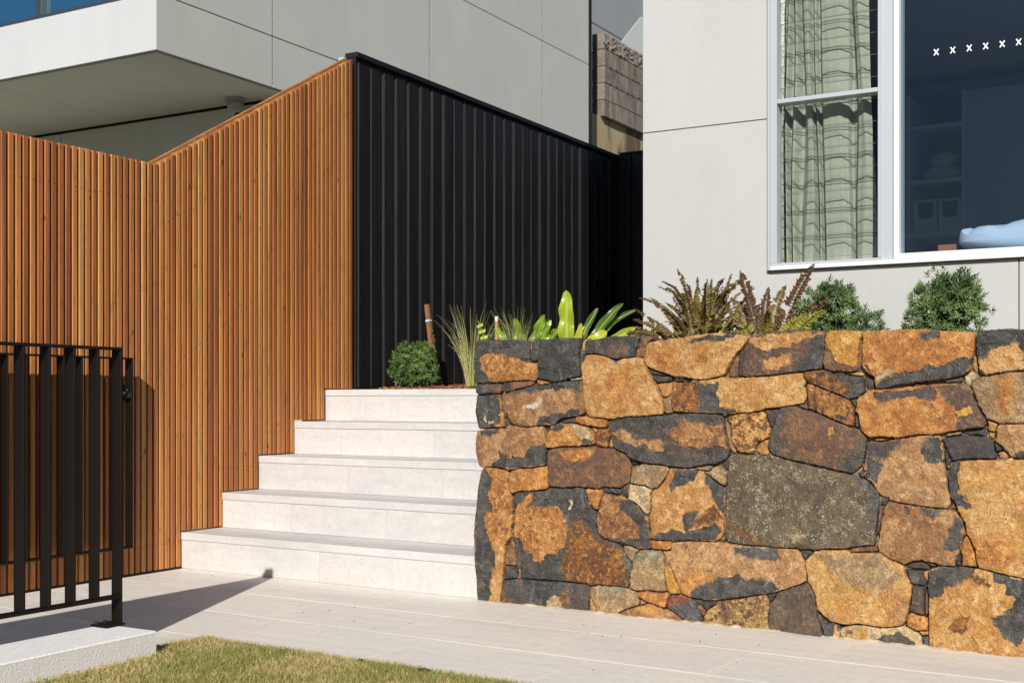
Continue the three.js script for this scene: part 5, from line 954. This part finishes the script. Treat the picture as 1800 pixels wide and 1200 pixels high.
function tussock(label, pos, n, len, spread, cols, lean = 0) {
  const o = thing('grass_tussock', label, 'ornamental grass', [pos.x, pos.y, pos.z]), L = new Leafage();
  for (let i = 0; i < n; i++) {
    const az = rr(0, 6.283), h = V(Math.cos(az), 0, Math.sin(az)), l = len * rr(0.5, 1.08), k = 7, a0 = rr(0.02, spread), dr = rr(0.2, 1.1) * (rnd() < 0.15 ? 1.6 : 1), pts = [], wd = [], sd = []; let p = V(Math.cos(az), 0, Math.sin(az)).multiplyScalar(rr(0, 0.030)), side = h.clone().cross(V(0, 1, 0)).applyAxisAngle(V(0, 1, 0), rr(-1.2, 1.2));
    for (let j = 0; j <= k; j++) { const t = j / k, a = a0 + dr * t * t + lean * t; pts.push(p.clone()); wd.push(0.0044 * (1 - 0.85 * t)); sd.push(side); p = p.clone().addScaledVector(h, Math.sin(a) * l / k).add(V(0, Math.cos(a) * l / k, 0)); }
    const c = cols[Math.floor(rnd() * cols.length)]; L.strip(pts, wd, sd, C(0xB9AE62).lerp(c, 0.45), c);
  }
  L.build('foliage', o, leafMat, 'stuff'); return o;
}
const at = (px, py, z, y) => { const p = onZ(px, py, z * H); if (y !== undefined) p.y = y; return p; };
const facing = V(0.5, 0.05, 0.85).normalize();
const green = [C(0x4c6638), C(0x8aa264), C(0xA8AE70)];

// ---- plants along the house
{
  const y0 = 1.19 * H;
  seed = 12;
  let p = at(1668, 600, -6.0, y0); shrub('round grey green shrub standing alone right below the wide pane', p, [[0, 0.14, 0, 0.14, 0.175], [0.025, 0.225, 0, 0.085, 0.10], [-0.05, 0.13, 0.02, 0.10, 0.125]], 760, green, 0.0225);
  p = at(1462, 600, -6.0, y0); shrub('broad grey green shrub beside the bronze fern', p, [[0, 0.135, 0, 0.125, 0.165], [0.01, 0.215, -0.01, 0.075, 0.095], [0.13, 0.08, 0.02, 0.085, 0.115], [-0.065, 0.125, 0, 0.085, 0.12]], 820, green, 0.0215);
  // bronze ferns
  const bronze = [C(0x9A9438), C(0x6e4c2a), C(0x503624), C(0xB4B444)];
  p = at(1232, 600, -5.98, y0); const f1 = thing('fern', 'bushy bronze and olive fern at the house corner above the wall', 'fern', [p.x, p.y, p.z]);
  for (let i = 0; i < 74; i++) {
    const az = rr(0, 6.283), inner = i < 30; frond(f1, V(rr(-0.035, 0.035), -0.02, rr(-0.03, 0.03)), az, rr(0.28, 0.43), rr(0.1, inner ? 0.45 : 0.95), rr(0.2, 1.3), facing.clone().add(V(rr(-1.3, 1.3), rr(-0.3, 0.7), rr(-0.9, 0.2))).normalize(), rr(0.026, 0.044), bronze[inner ? 3 : 0].clone().lerp(bronze[1], rnd() * (inner ? 0.5 : 0.9)), bronze[1].clone().lerp(bronze[2], rnd()), rr(0.2, 0.9), 30);
  }
  for (let i = 0; i < 16; i++) frond(f1, V(rr(-0.05, 0.06), -0.01, rr(-0.03, 0.03)), rr(0, 6.283), rr(0.16, 0.33), rr(0.05, 0.6), rr(0.8, 2.4), facing.clone().add(V(rr(-0.8, 0.8), rr(-0.3, 0.5), 0)).normalize(), rr(0.016, 0.026), bronze[rnd() < 0.4 ? 3 : 1], bronze[1].clone().lerp(C(0x8a5a34), rnd()), rr(0.9, 1.6), 22, dryMat);
  frond(f1, V(-0.02, -0.02, 0.02), Math.PI + 0.3, 0.34, 0.85, 1.3, facing, 0.022, C(0x6a4a2a), C(0x3a2418), 0.9, 24);
  p = at(1348, 600, -5.9, y0); const f2 = thing('fern', 'dark bronze fern with two tall stiff fronds between bushy fern and shrub', 'fern', [p.x, p.y, p.z]);
  const fr = [[Math.PI + 0.3, 0.33, 0.20, 0.25, 0.052, 1, 2], [-0.4, 0.36, 0.30, 0.35, 0.050, 1, 2], [0.1, 0.30, 0.62, 0.5, 0.045, 1, 2], [Math.PI, 0.26, 0.35, 0.4, 0.040, 0, 1], [-0.5, 0.26, 0.5, 0.6, 0.046, 3, 0], [0.4, 0.28, 0.75, 0.5, 0.044, 3, 0], [1.2, 0.24, 0.5, 0.8, 0.042, 3, 1], [2.4, 0.25, 0.5, 0.6, 0.040, 0, 1], [-1.6, 0.28, 0.2, 0.4, 0.042, 1, 2], [0.8, 0.2, 0.9, 0.7, 0.040, 3, 0], [2.9, 0.25, 0.12, 0.3, 0.044, 1, 2], [-0.1, 0.27, 0.08, 0.5, 0.044, 0, 1], [1.9, 0.2, 0.7, 0.9, 0.04, 3, 1], [-2.6, 0.24, 0.5, 0.8, 0.042, 3, 1], [0.2, 0.22, 0.42, 0.9, 0.042, 3, 0]];
  for (const [az, len, lean, dr, w, a, b] of fr) frond(f2, V(rr(-0.02, 0.02), -0.02, rr(-0.02, 0.02)), az, len * 1.22, lean, dr, facing, w, bronze[a], bronze[b], 0.15, 34);
}
// ---- plants at the mouth of the alley
{
  seed = 33;
  const yb = 1.17 * H, G0 = C(0x93A82A), G1 = C(0xB4C83C), Y = C(0xCCD248), Dk = C(0x4a6a24);
  let p = at(1002, 620, -6.9, yb); const b1 = thing('birds_nest_fern', 'bright lime fern with one tall upright glossy blade', 'fern', [p.x, p.y, p.z]);
  const face = V(0.3, 0.1, 0.95).normalize();
  strap(b1, V(-0.012, 0, 0.02), 2.6, 0.41, -0.02, 0.05, 0.080, G0, G1, face, 0.20);
  strap(b1, V(0.030, 0, 0.0), 0.3, 0.25, 0.10, 0.2, 0.040, G0, Y, face);
  for (const [az, len, lean, dr, w, c] of [[-0.35, 0.27, 0.62, 0.25, 0.085, Y], [-0.1, 0.24, 0.80, 0.4, 0.05, G1], [-0.55, 0.36, 0.52, 0.4, 0.045, G0], [-0.45, 0.42, 0.44, 0.5, 0.05, Dk], [-0.6, 0.46, 0.56, 0.75, 0.035, Dk], [-0.3, 0.37, 0.76, 0.5, 0.045, G1], [-0.2, 0.34, 0.98, 0.45, 0.045, G1], [2.9, 0.2, 0.55, 0.4, 0.05, G1], [-0.7, 0.36, 0.34, 0.3, 0.04, Dk], [1.2, 0.2, 0.6, 0.5, 0.05, G0]]) strap(b1, V(rr(-0.01, 0.05), 0, rr(-0.02, 0.02)), az, len, lean, dr, w, G0.clone().lerp(c, 0.4), c, face.clone().add(V(rr(-0.2, 0.2), rr(-0.1, 0.4), 0)).normalize());
  p = at(925, 625, -7.15, yb); const b2 = thing('leafy_plant', 'lime green crinkled leaves rising among grass behind the corner stones', 'plant', [p.x, p.y, p.z]);
  for (const [dx, az, len, lean, w] of [[0.03, 0.4, 0.25, 0.12, 0.06], [0.055, 0.2, 0.21, 0.2, 0.05], [0.10, 0.5, 0.20, 0.25, 0.06], [0.13, 0.1, 0.16, 0.30, 0.05], [-0.10, 2.9, 0.21, 0.12, 0.045], [0.0, 1.5, 0.24, 0.2, 0.05], [0.12, -0.6, 0.20, 0.5, 0.06], [0.07, -1.0, 0.23, 0.1, 0.05]]) strap(b2, V(dx, 0, rr(-0.02, 0.02)), az, len * 1.32, lean, 0.6, w, C(0x5f8420), C(0x93B32C), face, 0.3);
  p = at(858, 625, -7.15, yb); const b3 = thing('leafy_plant', 'small yellow green frond with lobed leaflets beside the short white stake', 'plant', [p.x, p.y, p.z]);
  for (const [az, len, lean] of [[2.8, 0.30, 0.10], [0.4, 0.17, 0.5], [1.8, 0.16, 0.3]]) { const L = new Leafage(), n = 9; let q = V(rr(-0.01, 0.01), 0, 0); const h = V(Math.cos(az), 0, Math.sin(az)); for (let i = 0; i < n; i++) { const t = i / n, a = lean + 0.4 * t * t, d = h.clone().multiplyScalar(Math.sin(a)).add(V(0, Math.cos(a), 0)), side = d.clone().cross(face).normalize(); for (const s of [-1, 1]) L.leaf(q, side.clone().multiplyScalar(s).addScaledVector(d, 0.5), face, 0.034 * (1 - 0.4 * t), 0.022, G1.clone().lerp(Y, rnd()), 0.3); L.strip([q, q.clone().addScaledVector(d, len / n)], [0.003, 0.003], [side, side], G0, G0); q = q.clone().addScaledVector(d, len / n); } L.build('frond', b3, leafMat); }
  p = at(912, 628, -7.0, yb); tussock('short fine green grass tuft behind the dark corner stones', p, 190, 0.33, 0.42, [C(0xA6B268), C(0x88A052), C(0xC0BE80)]);
  p = at(829, 690, -7.35, LEVEL + 0.02); tussock('tall pale green grass tuft at the left end of the stone wall', p, 170, 0.44, 0.32, [C(0xB4BE7C), C(0x9AAE6C), C(0xD0CC90), C(0xB8A878)]);
  p = at(1118, 620, -6.75, yb + 0.02); const dry = thing('dry_plant', 'dried brown seedy plant against the white house corner', 'plant', [p.x, p.y, p.z]);
  { const L = new Leafage(); for (let i = 0; i < 16; i++) { const az = rr(0, 6.3), h = V(Math.cos(az), 0, Math.sin(az)); let q = V(rr(-0.02, 0.01), 0, rr(-0.02, 0.02)); const len = rr(0.12, 0.2), a = rr(0.05, 0.45); for (let k = 0; k < 8; k++) { const d = h.clone().multiplyScalar(Math.sin(a)).add(V(0, Math.cos(a), 0)), side = d.clone().cross(face).normalize(), e = q.clone().addScaledVector(d, len / 8); L.strip([q, e], [0.0025, 0.0025], [side, side], C(0x6a5030), C(0x6a5030)); if (k > 2) for (const s of [-1, 1]) L.leaf(e, side.clone().multiplyScalar(s).add(V(rr(-0.4, 0.4), 0.5, rr(-0.4, 0.4))), face, rr(0.012, 0.022), 0.008, C(0x7a5c36).lerp(C(0xB08E58), rnd()), 0.2); q = e; } } L.build('foliage', dry, dryMat, 'stuff'); }
}
// ---- shrub and stakes by the black wall
{
  seed = 58;
  let p = at(729, 690, -7.55, LEVEL + 0.02);
  shrub('dense green shrub on the mulch in front of the black board wall', p, [[0, 0.125, 0, 0.115, 0.125], [0.045, 0.17, 0, 0.075, 0.085], [-0.055, 0.11, 0.02, 0.08, 0.10], [0.06, 0.09, 0.01, 0.08, 0.09]], 520, [C(0x3e602a), C(0x86a458), C(0xB0B46a)], 0.0245);
  const a = at(767, 672, -7.75), b = at(750, 535, -7.75);
  const stake = thing('garden_stake', 'leaning weathered wooden stake with a pale tie behind the dense shrub', 'stake', [a.x, a.y - 0.05, a.z]);
  const d = b.clone().sub(a).add(V(0, 0.05, 0)), len = d.length();
  const g = box(-0.0125, 0.0125, 0, len, -0.0125, 0.0125, 0.002); const m = metreUV(g, 0.25, 1.2, 0.2, 0.4); const st = part('stake_shaft', m, mat(0x9C7656, 0.85, { map: T.wood }), stake);
  st.quaternion.setFromUnitVectors(V(0, 1, 0), d.clone().normalize());
  const band = part('tie', box(-0.0145, 0.0145, len * 0.80, len * 0.80 + 0.011, -0.0145, 0.0145, 0.001), mat(0xBFD6DE, 0.5), stake); band.quaternion.copy(st.quaternion); band.rotateZ(0.0);
  const L = new Leafage(); for (let i = 0; i < 90; i++) { const t = rr(0.15, 0.72), q = d.clone().multiplyScalar(t).add(V(0.016 + rr(-0.006, 0.012), 0, 0.012)); L.leaf(q, V(rr(-0.5, 1), rr(-1, 0.6), rr(-0.5, 0.8)), V(0, 0.3, 1), rr(0.010, 0.022), 0.006, C(0x6a4028).lerp(C(0x9a6a44), rnd()), 0.3); } L.build('dead_vine', stake, dryMat);
  p = at(873, 620, -7.3); const q = at(871, 556, -7.3);
  const s2 = thing('garden_stake', 'short orange stake with white top between grass and leaves', 'stake', [p.x, p.y, p.z]);
  part('stake_shaft', box(-0.007, 0.007, 0, (q.y - p.y) * 0.86, -0.007, 0.007, 0.002), mat(0xC58A55, 0.8), s2); part('painted_top', box(-0.0074, 0.0074, (q.y - p.y) * 0.86 + 0.0004, q.y - p.y, -0.0074, 0.0074, 0.002), mat(0xE8E4DA, 0.7), s2);
}
// ---------------------------------------------------------------- lawn
{
  seed = 900;
  const sh = [[1.772 * H, 1.472 * H], [9 * H, 1.472 * H], [9 * H, 7 * H], [1.772 * H, 7 * H]];
  const g = prism(sh, -0.04, -0.004, (a, b, d) => [a, d, b]);
  const so = part('lawn_soil', metreUV(g, 0.7), mat(0x8a7448, 0.98, { map: T.grit }), scene, [OX, 0, OZ]); so.rotation.y = SITE; so.userData.kind = 'structure';
  const blade = new THREE.BufferGeometry();
  blade.setAttribute('position', new THREE.Float32BufferAttribute([-0.5, 0, 0, 0.5, 0, 0, 0.36, 0.45, 0.10, -0.5, 0, 0, 0.36, 0.45, 0.10, -0.36, 0.45, 0.10, -0.36, 0.45, 0.10, 0.36, 0.45, 0.10, 0, 1, 0.42], 3)); blade.computeVertexNormals();
  const n = 95000, im = new THREE.InstancedMesh(blade, phys(0xffffff, 0.6, { side: THREE.DoubleSide, transmission: 0.3, thickness: 0 }), n), m = new THREE.Matrix4(), c = new THREE.Color(), e = new THREE.Euler(), q = new THREE.Quaternion();
  const cols = [0x98A04A, 0xAEA858, 0xC8B474, 0xD8C48C, 0x86924A, 0xBCAA68].map((h) => C(h));
  for (let i = 0; i < n; i++) {
    const nearE = i % 7 === 0; let s = rr(1.79, 4.4), t = 1.485 + 1.32 * Math.pow(rnd(), 1.2);
    if (nearE) { if (i % 2) t = 1.485 + rr(-0.016, 0.05); else { s = 1.79 + rr(-0.014, 0.05); t = rr(1.48, 2.6); } }
    const w = siteW(s * H, t * H, -0.005), dry = fbm(s * 3.2, t * 3.2, 3), h = rr(0.010, 0.024) * (0.8 + 0.5 * fbm(s * 9 + 4, t * 9, 2));
    const lie = rnd() < 0.12 ? 1.45 : 0.8; e.set(rr(-lie, lie), rr(0, 6.283), rr(-lie, lie)); q.setFromEuler(e); m.compose(w, q, V(rr(0.0015, 0.0030), h, h)); im.setMatrixAt(i, m);
    c.copy(rnd() < smooth(0.38, 0.68, dry) * 0.7 + 0.06 ? cols[2 + Math.floor(rnd() * 2)] : cols[[0, 1, 4, 5][Math.floor(rnd() * 4)]]).multiplyScalar(rr(0.8, 1.1)); im.setColorAt(i, c);
  }
  im.name = 'grass'; im.castShadow = im.receiveShadow = true; Object.assign(im.userData, { label: 'short green and straw coloured lawn grass beside the pale path', category: 'grass', kind: 'stuff' }); scene.add(im);
  // low edging pegs where lawn meets paving
  for (const [px, py, k, label] of [[742, 1180, 1, 'small black plastic cap at the lawn edge, the larger one'], [634, 1163, 0.6, 'tiny dark plastic peg at the lawn edge nearer the steps']]) {
    const w = onY(px, py, 0.0), o = thing('irrigation_cap', label, 'irrigation cap', [w.x, -0.004, w.z]);
    part('cap_body', new THREE.CylinderGeometry(0.016 * k, 0.018 * k, 0.014, 20), mat(0x1b1b1b, 0.6), o, [0, 0.005, 0]); part('cap_tab', box(-0.004, 0.026 * k, 0.0065, 0.0115, -0.007 * k, 0.007 * k, 0.001), mat(0x222222, 0.6), o);
  }
}
renderer.render(scene, camera);
